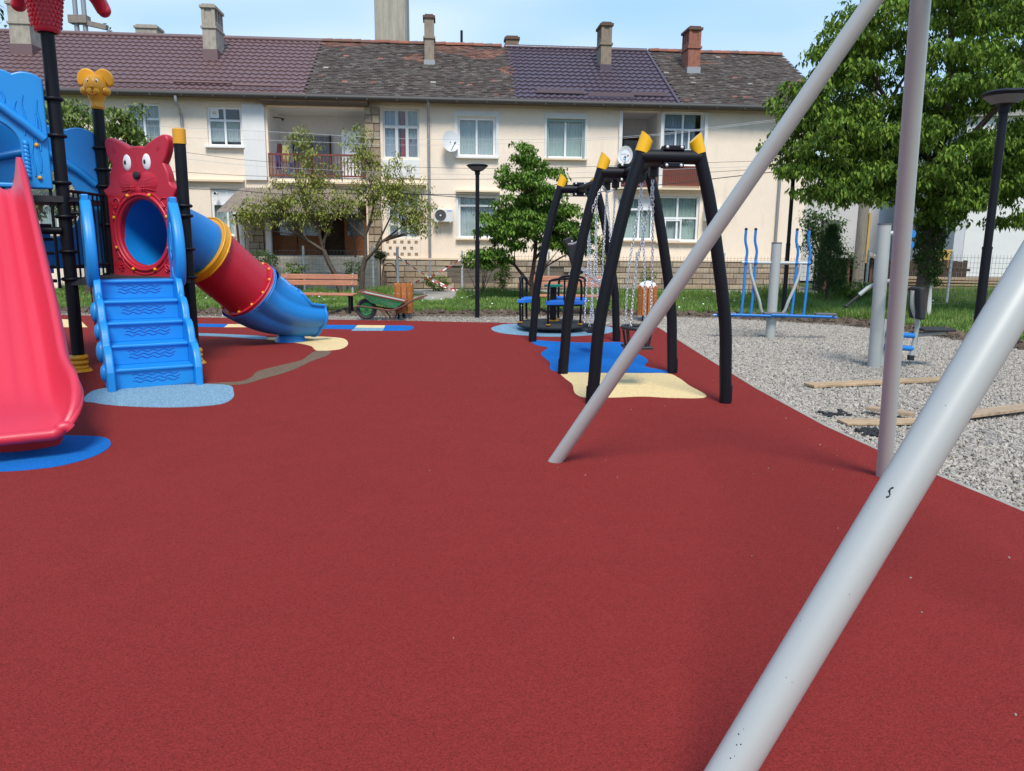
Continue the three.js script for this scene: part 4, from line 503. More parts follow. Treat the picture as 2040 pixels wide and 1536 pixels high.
    const e = mb(); for (const sx of [-1, 1]) e.at(new THREE.TorusGeometry(0.06, 0.012, 6, 18, 4.5), sx * 0.42, 2.02, 0.062, 0, 0, sx).at(new THREE.TorusGeometry(0.045, 0.012, 6, 18, 4.5), sx * 0.44, 1.92, 0.062, 0, 0, -sx).at(new THREE.TorusGeometry(0.07, 0.014, 6, 18, 4), sx * 0.43, 1.26, 0.062, 0, 0, sx * 2).at(new THREE.TorusGeometry(0.04, 0.012, 6, 14, 5), sx * 0.4, 1.2, 0.062); e.build('scroll_relief', m.toyRed, cat);
    mb().ball(0.18, -0.16, 2.27, 0.045, 1.1, 0.8, 0.2, 22).ball(0.18, 0.16, 2.27, 0.045, 1.1, 0.8, 0.2, 22).ball(0.1, 0, 2.19, 0.045, 1.2, 0.7, 0.25, 16).ball(0.2, 0, 2.52, 0.035, 0.5, 1.0, 0.14, 16).build('muzzle', m.toyRed, cat);
    const wk = mb(); for (const sx of [-1, 1]) { for (let i = 0; i < 4; i++) wk.tube([[sx * 0.14, 2.25 - 0.03 * i + 0.03, 0.08], [sx * 0.24, 2.28 - 0.045 * i + 0.03, 0.074], [sx * 0.31, 2.3 - 0.055 * i + 0.03, 0.062]], 0.006, 8, 5); for (let i = 0; i < 4; i++) wk.ball(0.012, sx * (0.07 + 0.04 * (i % 2)), 2.22 - 0.03 * Math.floor(i / 2), 0.078); } wk.build('whiskers', m.toyRed, cat);
    mb().ball(0.05, 0, 2.36, 0.08, 1.25, 0.95, 0.5, 16).build('nose', m.dark, cat);
    for (const sx of [-1, 1]) { const ey = mb().ball(0.085, sx * 0.17, 2.52, 0.055, 0.85, 1.2, 0.3, 22).build('eye', M(0.82, 0.82, 0.83, 0.35), cat); mb().ball(0.022, sx * 0.17 - 0.012, 2.52, 0.08, 0.9, 1.3, 0.4, 12).build('pupil', m.dark, ey); mb().ball(0.1, sx * 0.38, 2.68, 0.045, 0.6, 0.75, 0.18, 16, 0, 0, -sx * 0.6).build('inner_ear', M(0.42, 0.012, 0.03, 0.5), cat); }
    for (let i = 0; i < 8; i++) placed('bolt', boltG, m.yellow, cat, 0.5 * Math.cos(i * 0.785 + 0.4), 1.65 + 0.5 * Math.sin(i * 0.785 + 0.4), 0.075);
  }
  // ---- tube slide ----
  const tb = sub(play, 'tube_slide'); {
    const axis = new THREE.CatmullRomCurve3([[0.24, 1.66, -2.06], [0.5, 1.64, -2.24], [0.95, 1.44, -2.52], [1.3, 1.13, -2.7], [1.68, 0.8, -2.87]].map(p => V(...p)));
    const seg = (t0, t1, r, name, mat, n = 14, par = tb) => { const pts = []; for (let i = 0; i <= n; i++) pts.push(axis.getPoint(t0 + (t1 - t0) * i / n)); return mb().tube(pts, r, n * 2, 40).build(name, mat, par); };
    const b1 = seg(0, 0.5, 0.42, 'tube_section', m.tubeBlue), r1 = seg(0.52, 0.965, 0.425, 'tube_section', m.toyRed);
    const ringAt = (t, r, tube, name, mat, par, sc = 1) => { const c = axis.getPoint(t), d = axis.getTangent(t); const q = new THREE.Quaternion().setFromUnitVectors(V(0, 0, 1), d); const g = new THREE.CylinderGeometry(r, r, tube, 44, 1, true).rotateX(Math.PI / 2); const k = mb(); k.geo(g, new THREE.Matrix4().compose(c, q, V(1, 1, 1))); for (const s of [-1, 1]) k.geo(new THREE.RingGeometry(0.4, r, 44), new THREE.Matrix4().compose(c.clone().addScaledVector(d, s * tube / 2), q, V(1, 1, 1))); for (const s of [-1, 1]) k.geo(new THREE.TorusGeometry(r - 0.006, 0.014, 8, 44), new THREE.Matrix4().compose(c.clone().addScaledVector(d, s * tube / 2), q, V(1, 1, 1))); const o = k.build(name, mat, par); return [o, c, d, q]; };
    const [yr, yc, yd, yq] = ringAt(0.51, 0.485, 0.1, 'joint_ring', m.yellow, tb); const kb = mb(); for (let i = 0; i < 14; i++) { const p = V(0.47 * Math.cos(i * 0.449), 0.47 * Math.sin(i * 0.449), 0.056).applyQuaternion(yq).add(yc); kb.ball(0.02, p.x, p.y, p.z, 1.6, 1, 1, 8); } kb.build('ring_lugs', M(0.5, 0.2, 0.008, 0.5), yr);
    const [rr, rc, rd, rq] = ringAt(0.965, 0.475, 0.045, 'flange', m.toyRed, tb); for (let i = 0; i < 12; i++) { const p = V(0.45 * Math.cos(i * 0.5236 + 0.2), 0.45 * Math.sin(i * 0.5236 + 0.2), -0.03).applyQuaternion(rq).add(rc); placed('bolt', boltG, m.yellow, rr, p.x, p.y, p.z); }
    ringAt(0.99, 0.48, 0.03, 'flange', m.tubeBlue, tb);
    // open fluted mouth
    const c0 = axis.getPoint(0.99), d0 = axis.getTangent(0.99), sideV = V(0, 1, 0).cross(d0).normalize(); const end = V(2.64, 0.43, -3.2), mid = V(2.0, 0.47, -3.0); const ax = new THREE.QuadraticBezierCurve3(c0, mid, end); const nS = 60, nA = 112, pos = [], idx = []; const rimL = [], rimR = [];
    for (let i = 0; i <= nS; i++) { const t = i / nS, c = ax.getPoint(t), d = ax.getTangent(t), up = d.clone().cross(sideV).multiplyScalar(1).normalize(); const open = clamp((t - 0.28) / 0.5, 0, 1); let a = Math.PI - 1.2 * Math.pow(open, 0.9) + 0.22 * Math.abs(Math.sin(t * 11)) * (t < 0.62 ? 1 : 0); const r = 0.475 - 0.075 * t;
      for (let j = 0; j <= nA; j++) { const th = (j / nA * 2 - 1) * a; const fl = r * (1 + 0.1 * Math.abs(Math.sin(th * 3.5)) - 0.05 * Math.sin(Math.min(1, t * 4) * 1.57)) ; const p = c.clone().addScaledVector(sideV, Math.sin(th) * fl).addScaledVector(up, -Math.cos(th) * fl * (1 - 0.1 * t)); pos.push(p.x, Math.max(p.y, 0.02), p.z); if (j === 0) rimL.push(p); if (j === nA) rimR.push(p); } }
    for (let i = 0; i < nS; i++) for (let j = 0; j < nA; j++) { const a = i * (nA + 1) + j, b = a + 1, c = a + nA + 1, d = c + 1; idx.push(a, b, d, a, d, c); }
    const g = new THREE.BufferGeometry(); g.setAttribute('position', new THREE.Float32BufferAttribute(pos, 3)); g.setIndex(idx); g.computeVertexNormals(); const mo = mesh('slide_mouth', g, m.tubeBlue, tb);
    const endPts = []; for (let j = 0; j <= nA; j += 3) { const q = (nS * (nA + 1) + j) * 3; endPts.push([pos[q], pos[q + 1], pos[q + 2]]); } mb().tube(rimL.slice(6), 0.024, 50, 8).tube(rimR.slice(6), 0.024, 50, 8).tube(endPts, 0.028, 50, 8).build('rolled_edge', m.tubeBlue, mo);
    mb().at(new THREE.CylinderGeometry(0.2, 0.24, 0.1, 22), 2.3, 0.05, -3.1, 0, 0, 0, [1, 1, 0.8]).build('slide_foot', m.tubeBlue, tb);
  }
  // ---- rabbit head on its post ----
  const rb = sub(play, 'rabbit_head', [-0.16, 3.2, -2.62], -0.35); rb.scale.setScalar(0.92); rb.scale.x = 0.82; {
    const pr = [[0.085, 0], [0.1, 0.03], [0.095, 0.1], [0.12, 0.16], [0.165, 0.24], [0.175, 0.31], [0.15, 0.39], [0.1, 0.44], [0.001, 0.455]].map(p => new THREE.Vector2(...p)); mb().geo(new THREE.LatheGeometry(new THREE.SplineCurve(pr).getPoints(30), 28)).ball(0.075, -0.14, 0.24, 0.03, 1.1, 0.8, 1, 14).ball(0.075, 0.14, 0.24, 0.03, 1.1, 0.8, 1, 14).ball(0.06, -0.04, 0.22, 0.13, 1, 0.8, 0.8, 12).ball(0.06, 0.04, 0.22, 0.13, 1, 0.8, 0.8, 12).build('head', m.yellow, rb);
    for (const sx of [-1, 1]) { { const es = new THREE.Shape(); es.absarc(0.125, 0.4, 0.125, 0, Math.PI, false); es.lineTo(0.03, 0.36); es.absarc(0.105, 0.39, 0.045, Math.PI, 0.2, true); es.lineTo(0.2, 0.33); es.quadraticCurveTo(0.25, 0.32, 0.25, 0.4); const eg = new THREE.ExtrudeGeometry(es, { depth: 0.03, bevelEnabled: true, bevelSize: 0.018, bevelThickness: 0.03, bevelSegments: 4, curveSegments: 16 }); mb().at(eg, 0, 0, -0.02, 0, sx < 0 ? Math.PI : 0, 0).build('ear', m.yellow, rb); } const e = mb().ball(0.036, sx * 0.06, 0.345, 0.135, 0.75, 1.15, 0.5, 14).build('eye', M(0.82, 0.82, 0.8, 0.4), rb); mb().ball(0.015, sx * 0.06, 0.345, 0.152, 0.8, 1.3, 0.5, 8).build('pupil', m.dark, e); }
    mb().ball(0.022, 0, 0.275, 0.185).build('nose', m.yellow, rb); mb().tube([[-0.06, 0.2, 0.175], [0, 0.17, 0.185], [0.06, 0.2, 0.175]], 0.007, 10, 5).build('mouth', m.yellow, rb);
  }
  // ---- palm tops ----
  function palm(x, y, z, mat, n, len, a0) {
    const p = sub(play, 'palm_top', [x, y, z], 0); const pr = [[0.1, 0], [0.13, 0.02], [0.15, 0.15], [0.175, 0.35], [0.23, 0.5], [0.34, 0.62]].map(q => new THREE.Vector2(...q)); mb().geo(new THREE.LatheGeometry(new THREE.SplineCurve(pr).getPoints(24), 30)).build('palm_trunk', mat, p);
    const k = mb(); for (let r = 0; r < 9; r++) for (let i = 0; i < 22; i++) { const yy = 0.07 + r * 0.045, rad = 0.14 + 0.045 * yy / 0.35 + (yy > 0.36 ? (yy - 0.36) * 0.3 : 0), a = i * 0.2856 + r * 0.14; k.box(0.022, 0.02, 0.016, rad * Math.cos(a), yy, rad * Math.sin(a), 0, -a + 1.57, 0); } k.build('bark_dots', mat, p);
    for (let i = 0; i < n; i++) { const a = a0 + i * 6.283 / n, c = Math.cos(a), s = Math.sin(a), L = len; const pts = [[0.1, 0.55], [0.35 * L, 0.68], [0.65 * L, 0.66], [0.88 * L, 0.56], [L, 0.43]]; const g = new THREE.TubeGeometry(new THREE.CatmullRomCurve3(pts.map(q => V(q[0], q[1], 0))), 26, 0.085, 14); const pp = g.attributes.position; for (let v = 0; v < pp.count; v++) { const t = clamp(pp.getX(v) / L, 0, 1), wd = 0.7 + 1.1 * Math.sin(clamp(t, 0.05, 0.97) * 3.0); pp.setZ(v, pp.getZ(v) * wd * 0.9); } g.computeVertexNormals(); const G2 = mb().geo(g).ball(0.085, L, 0.43, 0, 0.8, 0.9, 1, 14); const leaf = G2.build('palm_leaf', mat, p); leaf.rotation.y = -a; }
  }
  palm(-0.67, 3.82, -1.5, m.toyRed, 5, 0.78, 0.62); palm(-1.97, 3.5, -1.5, m.yellow, 5, 0.66, 0.56);
}

// ---------- black arched swing ----------
const swingYaw = 5.66 * RAD;
const swing = thing('arched_swing_frame', 'black arched steel swing frame with yellow caps on coloured patches', 'swing frame', [1.48, 0, -7.57], swingYaw);
{
  const prof = [[0.685, 0], [0.665, 0.35], [0.63, 0.83], [0.51, 1.5], [0.40, 2.0], [0.285, 2.4], [0.262, 2.48], [0.235, 2.56]];
  for (const z of [0, -1.79, -4.81]) {
    for (const s of [-1, 1]) { const leg = mb().tube(prof.slice(0, -1).map(p => [s * p[0], p[1], z]), 0.061, 48, 16).build('leg', m.black, swing); mb().at(new THREE.CylinderGeometry(0.064, 0.064, 0.16, 20), s * 0.684, 0.1, z, 0, 0, s * 0.03).build('sleeve', m.black, leg); const d = V(-s * 0.05, 0.16, 0).normalize(); const c0 = V(s * 0.288, 2.385, z); const cg = new THREE.CylinderGeometry(0.066, 0.066, 0.15, 22), p = cg.attributes.position; for (let i = 0; i < p.count; i++) if (p.getY(i) > 0.05) p.setY(i, p.getY(i) + p.getX(i) * s * 0.5); cg.computeVertexNormals(); cg.rotateZ(s * 0.31); mb().at(cg, s * 0.256, 2.492, z).build('end_cap', m.capYellow, leg); }
    const cb = mb().bar([-0.29, 2.385, z], [0.29, 2.385, z], 0.066, 0.066, 18).build('crossbar', m.black, swing);
    mb().rbox(0.2, 0.05, 0.12, 0.012, 0.02, 2.462, z).rbox(0.2, 0.05, 0.12, 0.012, 0.02, 2.308, z).rbox(0.2, 0.17, 0.02, 0.006, 0.02, 2.385, z - 0.07).build('clamp_plate', m.black, cb);
    for (const [bx, by] of [[-0.05, 2.467], [0.09, 2.467], [-0.05, 2.303], [0.09, 2.303]]) mb().ball(0.016, bx, by, z + 0.062, 1, 1, 0.7, 10).build('bolt', m.galv, cb);
  }
  mb().bar([0.02, 2.385, 0], [0.02, 2.385, -1.79], 0.055, 0.055, 18).build('top_beam', m.black, swing); mb().bar([0.02, 2.385, -1.79], [0.02, 2.385, -4.81], 0.055, 0.055, 18).build('top_beam', m.black, swing);
  for (const z of [-0.65, -1.1, -2.35, -2.85, -3.5, -4.1]) mb().rbox(0.09, 0.1, 0.07, 0.012, 0.02, 2.30, z).bar([0.02, 2.245, z - 0.03], [0.02, 2.245, z + 0.03], 0.022).build('hanger', m.blackPlastic, swing);
}
const SW = (x, y, z) => V(x, y, z).applyAxisAngle(yAxis, swingYaw).add(V(1.48, 0, -7.57));
const linkG = clean(new THREE.TorusGeometry(0.0125, 0.0042, 5, 9).scale(1.7, 1, 1).rotateY(Math.PI / 2).rotateX(Math.PI / 2)); // long axis along y
function chain(pts, parent, name = 'chain') {
  const c = new THREE.CatmullRomCurve3(pts.map(p => Array.isArray(p) ? V(...p) : p), false, 'centripetal'), L = c.getLength(), n = Math.max(2, Math.round(L / 0.034)), l = []; let q = new THREE.Quaternion();
  for (let i = 0; i <= n; i++) { const t = i / n, p = c.getPointAt(t), d = c.getTangentAt(t); q.setFromUnitVectors(yAxis, d); const r = new THREE.Quaternion().setFromAxisAngle(yAxis, (i % 2) * 1.5708 + 0.3); const g = linkG.clone(); g.applyMatrix4(new THREE.Matrix4().compose(p, q.clone().multiply(r), V(1, 1, 1))); l.push(g); }
  const o = new THREE.Mesh(mergeGeometries(l), m.galv); o.name = name; o.castShadow = o.receiveShadow = true; parent.add(o); return o;
}
{ // toddler basket seat in the near bay
  const t = thing('basket_swing_seat', 'black toddler basket swing seat on four chains over cream patch', 'swing seat', SW(0, 0, -0.87).toArray(), swingYaw, 'seats of the black swing');
  const ring = mb().at(new THREE.TorusGeometry(0.165, 0.022, 10, 30).rotateX(Math.PI / 2), -0.02, 0.67, 0).build('upper_ring', m.blackPlastic, t); for (let i = 0; i < 8; i++) { const a = i * 0.785 + 0.2; mb().bar([-0.02 + 0.16 * Math.cos(a), 0.67, 0.16 * Math.sin(a)], [-0.02 + 0.125 * Math.cos(a), 0.46, 0.125 * Math.sin(a)], 0.013, 0.013, 8).build('upright', m.blackPlastic, t); }
  mb().rbox(0.3, 0.035, 0.28, 0.015, -0.02, 0.455, 0).build('seat_plate', m.blackPlastic, t);
  for (const [zz, hz] of [[0.12, 0.22], [-0.12, -0.23]]) for (const xx of [-0.13, 0.09]) chain([[0.02, 2.24, hz], [0.02 + (xx - 0.0) * 0.12, 2.0, hz * 0.98], [xx * 0.8, 1.3, zz * 1.3], [xx, 0.69, zz]], t);
}
{ // flat seats in the far bay: one hangs low, one has been slung over the leg
  const t = thing('flat_swing_seat', 'black flat swing seat hanging low near the merry-go-round', 'swing seat', SW(0, 0, -3.2).toArray(), swingYaw, 'seats of the black swing'); mb().rbox(0.2, 0.035, 0.4, 0.014, 0.0, 0.33, -0.3).build('seat_board', m.blackPlastic, t); mb().rbox(0.18, 0.08, 0.03, 0.01, 0, 0.37, -0.1).rbox(0.18, 0.08, 0.03, 0.01, 0, 0.37, -0.5).build('seat_bracket', m.blackPlastic, t);
  chain([[0.02, 2.24, -0.3], [0.0, 1.3, -0.2], [-0.07, 0.38, -0.1]], t); chain([[0.02, 2.24, -0.3], [0.03, 1.3, -0.2], [0.07, 0.38, -0.1]], t); chain([[0.02, 2.24, -0.9], [-0.0, 1.3, -0.7], [-0.07, 0.38, -0.5]], t); chain([[0.02, 2.24, -0.9], [0.04, 1.3, -0.7], [0.07, 0.38, -0.5]], t);
  const s = thing('flat_swing_seat', 'black flat swing seat slung up and tilted behind the arched leg', 'swing seat', SW(-0.36, 0, -2.3).toArray(), swingYaw, 'seats of the black swing');
  mb().rbox(0.13, 0.5, 0.03, 0.012, -0.12, 1.4, -0.1, 0, 0.35, 0.36).build('seat_board', m.blackPlastic, s); for (const [x, y] of [[-0.2, 1.58], [-0.15, 1.59], [-0.06, 1.22], [-0.01, 1.23]]) mb().ball(0.011, x - 0.0, y, -0.07, 1, 1, 0.6, 8).build('bolt', m.galv, s);
  chain([[0.38, 2.24, -0.05], [0.2, 2.18, 0.3], [0.07, 2.2, 0.58], [-0.05, 1.9, 0.55], [-0.14, 1.6, 0.3], [-0.2, 1.55, -0.06]], s); chain([[0.38, 2.24, -0.05], [0.36, 1.7, -0.05], [0.3, 1.2, -0.1], [0.22, 1.1, -0.1], [0.0, 1.24, -0.1]], s); chain([[0.38, 2.24, -0.55], [0.33, 1.5, -0.4], [0.27, 1.06, -0.25], [0.2, 1.12, -0.18], [0.01, 1.25, -0.11]], s); chain([[0.38, 2.24, -0.55], [0.42, 1.5, -0.4], [0.33, 1.02, -0.2], [0.24, 1.04, -0.14], [0.0, 1.22, -0.1]], s);
}
// ---------- merry-go-round ----------
{
  const t = thing('merry_go_round', 'black merry-go-round with blue seats and green hand wheel', 'merry-go-round', [0.73, 0, -13.95], 0.35);
  mb().geo(new THREE.LatheGeometry([[0.001, 0.06], [0.55, 0.05], [0.63, 0.075], [0.65, 0.1], [0.635, 0.125], [0.58, 0.15], [0.001, 0.165]].map(p => new THREE.Vector2(...p)), 48)).build('platform', m.rubberMat, t); mb().at(new THREE.CylinderGeometry(0.2, 0.24, 0.06, 24), 0, 0.03, 0).build('bearing', m.black, t);
  mb().bar([0, 0.15, 0], [0, 0.78, 0], 0.06, 0.06, 18).build('centre_post', m.black, t); mb().at(new THREE.CylinderGeometry(0.11, 0.11, 0.02, 18), 0, 0.175, 0).build('yellow_flange', m.yellow, t); mb().at(new THREE.CylinderGeometry(0.17, 0.165, 0.035, 28), 0, 0.8, 0).build('hand_wheel', m.green, t);
  for (let k = 0; k < 3; k++) { const a = k * 2.094 + 0.5, g = sub(t, 'seat_unit', [0, 0, 0], a); mb().tube([[0.54, 0.15, -0.3], [0.55, 0.5, -0.31], [0.55, 0.86, -0.3], [0.57, 0.93, -0.24], [0.57, 0.95, 0], [0.57, 0.93, 0.24], [0.55, 0.86, 0.3], [0.55, 0.5, 0.31], [0.54, 0.15, 0.3]], 0.022, 50, 8).bar([0.55, 0.49, -0.31], [0.55, 0.49, 0.31], 0.02).bar([0.56, 0.15, 0.02], [0.57, 0.94, 0.02], 0.016).build('handrail', m.black, g); const s = new THREE.Shape(); s.moveTo(-0.34, 0); s.lineTo(0.34, 0); s.lineTo(0.32, 0.1); s.lineTo(0.16, 0.24); s.lineTo(-0.16, 0.24); s.lineTo(-0.32, 0.1); s.closePath(); const e = new THREE.ExtrudeGeometry(s, { depth: 0.05, bevelEnabled: true, bevelSize: 0.01, bevelThickness: 0.01, bevelSegments: 2 }); e.rotateX(Math.PI / 2); e.rotateY(-Math.PI / 2); mb().at(e, 0.57, 0.56, 0).build('seat', m.seatBlue, g); for (const s2 of [-1, 1]) mb().at(new THREE.CylinderGeometry(0.04, 0.04, 0.015, 12), 0.54, 0.16, 0.3 * s2).build('foot_flange', m.yellow, g); }
}
// ---------- silver swing frame ----------
{
  const t = thing('silver_swing_frame', 'silver grey steel swing frame with thick slanting tube legs', 'swing frame');
  const apex1 = V(2.08, 3.2, -4.275), apex2 = V(2.31, 3.2, -2.28);
  const leg = (a, b, r) => { const o = mb().bar(a, b, r, r, 40).build('leg', m.silver, t); return o; };
  leg([0.31, -0.03, -5.49], apex1, 0.049); leg([2.61, -0.03, -5.19], apex1, 0.051); const near = leg([0.372, -0.03, -1.675], apex2, 0.053); { const A = V(0.372, -0.03, -1.675), D = apex2.clone().sub(A).normalize(), R = rng(88), toCam = V(0, 1.6, 0).sub(V(1.0, 0.9, -1.8)).normalize(); toCam.addScaledVector(D, -toCam.dot(D)).normalize(); const side = D.clone().cross(toCam), k = mb(); const put = (s, ang, r) => { const p = A.clone().addScaledVector(D, s).addScaledVector(toCam, 0.0525 * Math.cos(ang)).addScaledVector(side, 0.0525 * Math.sin(ang)); k.ball(r, p.x, p.y, p.z, 1, 1, 1, 6); }; for (let i = 0; i < 9; i++) put(1.163 + i * 0.0035 + 0.003 * R(), -0.28 + 0.06 * Math.sin(i * 0.8), 0.0016 + 0.0018 * R()); for (let i = 0; i < 7; i++) put(0.36 + 0.13 * R(), -0.5 + 0.8 * R(), 0.001 + 0.0012 * R()); for (let i = 0; i < 14; i++) put(0.5 + 1.2 * R(), -1.2 + 2.4 * R(), 0.0006 + 0.0007 * R()); k.build('paint_specks', m.dark, near).userData.kind = 'stuff'; } leg([2.75, -0.03, -1.75], apex2, 0.051);
  mb().bar([2.13, 3.2, -4.65], [2.39, 3.2, -2.0], 0.055, 0.055, 30).build('top_beam', m.silver, t);
  for (const p of [apex1, apex2]) mb().ball(0.075, p.x, p.y, p.z, 1, 1, 1, 16).build('joint', m.silver, t);
}
// ---------- outdoor exercise machines ----------
{
  const t = thing('air_walker', 'double air walker exercise machine with blue handles and silver post', 'exercise machine', [4.42, 0, -13.15], -0.06, 'exercise machines on the gravel');
  mb().bar([0, -0.05, 0], [0, 1.58, 0], 0.082, 0.082, 24).build('post', m.silver, t); mb().at(new THREE.CylinderGeometry(0.086, 0.086, 0.02, 24), 0, 1.59, 0).build('post_cap', m.acFan, t);
  mb().bar([-0.56, 1.26, 0], [0.56, 1.26, 0], 0.03, 0.03, 14).build('cross_arm', m.silver, t);
  for (const s of [-1, 1]) mb().tube([[s * 0.42, 1.24, 0], [s * 0.4, 1.08, 0.03], [s * 0.33, 0.86, 0.06], [s * 0.24, 0.62, 0.07], [s * 0.19, 0.45, 0.05], [s * 0.1, 0.36, 0.0], [0, 0.34, 0]], 0.026, 40, 10).build('guard_tube', m.silver, t);
  for (const x of [-0.5, -0.34, 0.34, 0.54]) { const b = mb().tube([[x - 0.02, 1.8, 0.0], [x - 0.02, 1.62, 0], [x + 0.02, 1.45, 0.0], [x + 0.01, 1.26, 0.0], [x, 0.8, 0.02], [x - 0.02, 0.38, 0.04]], 0.022, 40, 10).build('swing_arm', m.gymBlue, t); mb().ball(0.027, x - 0.02, 1.81, 0, 1, 1, 1, 10).build('grip_cap', m.dark, b); mb().ball(0.04, x + 0.01, 1.26, 0.0, 0.9, 1, 1.3, 10).build('pivot', m.gymBlue, b); }
  for (const [x, z] of [[-0.42, 0.06], [0.44, 0.06]]) { const f = mb().bar([x - 0.58, 0.37, z], [x + 0.62, 0.36, z], 0.022, 0.022, 10).bar([x - 0.5, 0.4, z + 0.14], [x + 0.5, 0.38, z + 0.12], 0.02, 0.02, 10).build('foot_bar', m.gymBlue, t); mb().rbox(0.34, 0.03, 0.13, 0.01, x + 0.42, 0.42, z + 0.04).rbox(0.3, 0.03, 0.13, 0.01, x - 0.36, 0.41, z + 0.04).build('foot_plate', m.acFan, f); }
}
{
  const t = thing('chest_press', 'seated chest press exercise machine with silver post and black seat', 'exercise machine', [4.8, 0, -10.1], 0, 'exercise machines on the gravel');
  mb().bar([0, -0.05, 0], [-0.04, 1.83, 0], 0.082, 0.08, 24).build('post', m.silver, t); mb().at(new THREE.CylinderGeometry(0.084, 0.084, 0.02, 24), -0.04, 1.84, 0).build('post_cap', m.acFan, t); mb().box(0.09, 0.62, 0.03, 0.12, 0.31, 0).build('base_gusset', m.silver, t);
  mb().bar([0.0, 1.72, 0.02], [0.3, 1.76, 0.02], 0.03, 0.03, 12).build('top_arm', m.silver, t); mb().tube([[0.28, 1.74, 0.02], [0.26, 1.5, 0.05], [0.22, 1.25, 0.08], [0.2, 1.12, 0.1]], 0.032, 24, 10).build('lever', m.gymBlue, t); for (const [x, y] of [[0.27, 1.72], [0.26, 1.58]]) mb().at(new THREE.CylinderGeometry(0.05, 0.05, 0.12, 14), x, y, 0.05, Math.PI / 2).build('pivot', m.gymBlue, t);
  for (const [x, z] of [[-0.4, -0.1], [-0.02, 0.32]]) { const h = mb().tube([[0.22, 1.16, 0.08], [0.05 + x * 0.3, 1.06, z * 0.8], [x * 0.6, 0.93, z]], 0.028, 20, 10).build('handle_tube', m.silver, t); mb().bar([x * 0.55, 0.94, z], [x, 0.78, z], 0.018, 0.018, 10).ball(0.028, x, 0.78, z).build('grip', m.blackPlastic, h); }
  mb().tube([[0.4, 1.0, 0.02], [0.42, 0.8, 0.02], [0.5, 0.6, 0.02], [0.5, 0.4, 0.02], [0.47, 0.15, 0.02]], 0.032, 30, 10).build('seat_post', m.silver, t); mb().rbox(0.07, 0.07, 0.07, 0.01, 0.465, 0.12, 0.02).build('foot_stop', m.dark, t);
  mb().rbox(0.08, 0.42, 0.3, 0.03, 0.47, 0.84, 0.02, 0, 0, 0.12).build('backrest', m.rubberMat, t); mb().rbox(0.42, 0.035, 0.32, 0.015, 0.73, 0.5, 0.02).build('seat', m.rubberMat, t); mb().bar([0.5, 0.42, 0.02], [0.88, 0.46, 0.02], 0.03, 0.03, 10).build('seat_arm', m.silver, t);
  for (const y of [0.43, 0.26]) { mb().bar([0.1, y, 0.02], [0.48, y - 0.02, 0.02], 0.035, 0.035, 12).build('link_arm', m.gymBlue, t); mb().at(new THREE.CylinderGeometry(0.04, 0.04, 0.1, 12), 0.14, y + 0.02, 0.04, Math.PI / 2).build('pivot', m.black, t); }
}
// ---------- planks left on the gravel ----------
function plank(a, b, w, th, mat, label, y = 0.0) { const L = Math.hypot(b[0] - a[0], b[1] - a[1]), g = new RoundedBoxGeometry(L, th, w, 1, 0.004); const o = mesh('loose_plank', planarUV(clean(g), 'x', 'z'), mat); o.position.set((a[0] + b[0]) / 2, y + th / 2, (a[1] + b[1]) / 2); o.rotation.y = -Math.atan2(b[1] - a[1], b[0] - a[0]); tag(o, label, 'plank', 'planks lying on the gravel'); return o; }
plank([3.36, -8.57], [5.5, -9.15], 0.19, 0.028, m.plank, 'pale sawn plank on gravel beside the chest press'); plank([2.98, -6.77], [3.95, -6.86], 0.19, 0.022, m.plank, 'short pale plank touching the red rubber edge'); plank([3.42, -7.25], [3.72, -6.97], 0.1, 0.03, m.plank2, 'narrow batten lying across the end of short plank', 0.031); const pk = plank([3.8, -6.85], [5.4, -7.5], 0.17, 0.03, m.plank2, 'long weathered plank resting on the short pale plank', 0.01); pk.rotation.z = 0.012; pk.position.y += 0.014;
{ const R = rng(5); for (const [x, z, n, l] of [[3.12, -6.45, 40, 'clump of spilled black rubber crumb by the silver pole foot'], [3.08, -7.15, 14, 'small scrap of black rubber crumb near short plank']]) { const b = mb(); for (let i = 0; i < n; i++) b.at(new THREE.TetrahedronGeometry(0.014 + 0.02 * R(), 1), x + (R() - 0.5) * 0.24, 0.0 + 0.008 * R(), z + (R() - 0.5) * 0.2, R() * 0.5, R() * 6, 0, [1.6, 0.35, 1.0]); const o = b.build('rubber_scrap', m.dark); tag(o, l, 'scrap', null, 'stuff'); } }
// ---------- park lamps ----------
function lamp(x, z, label) {
  const t = thing('park_lamp', label, 'street lamp', [x, 0, z], 0, 'disc-headed park lamps'); mb().bar([0, -0.05, 0], [0, 1.55, 0], 0.047, 0.047, 18).bar([0, 1.55, 0], [0, 2.98, 0], 0.041, 0.041, 18).build('pole', m.black, t); mb().at(new THREE.CylinderGeometry(0.05, 0.05, 0.03, 18), 0, 1.56, 0).at(new THREE.CylinderGeometry(0.058, 0.052, 0.1, 18), 0, 2.96, 0).build('collar', m.black, t);
  mb().geo(new THREE.LatheGeometry([[0.001, 3.12], [0.18, 3.115], [0.215, 3.1], [0.225, 3.088], [0.212, 3.078], [0.1, 3.0], [0.06, 2.97]].map(p => new THREE.Vector2(...p)), 40)).build('head', m.black, t); mb().geo(new THREE.LatheGeometry([[0.105, 3.0], [0.195, 3.066], [0.197, 3.062], [0.11, 2.99]].map(p => new THREE.Vector2(...p)), 40)).build('diffuser_ring', m.lens, t);
}
lamp(-0.75, -16.36, 'black disc-headed lamp between the litter bin and cherry tree'); lamp(6.0, -17.1, 'black disc-headed lamp behind the air walker'); lamp(4.95, -8.18, 'black disc-headed lamp beside the long plank and chest press');
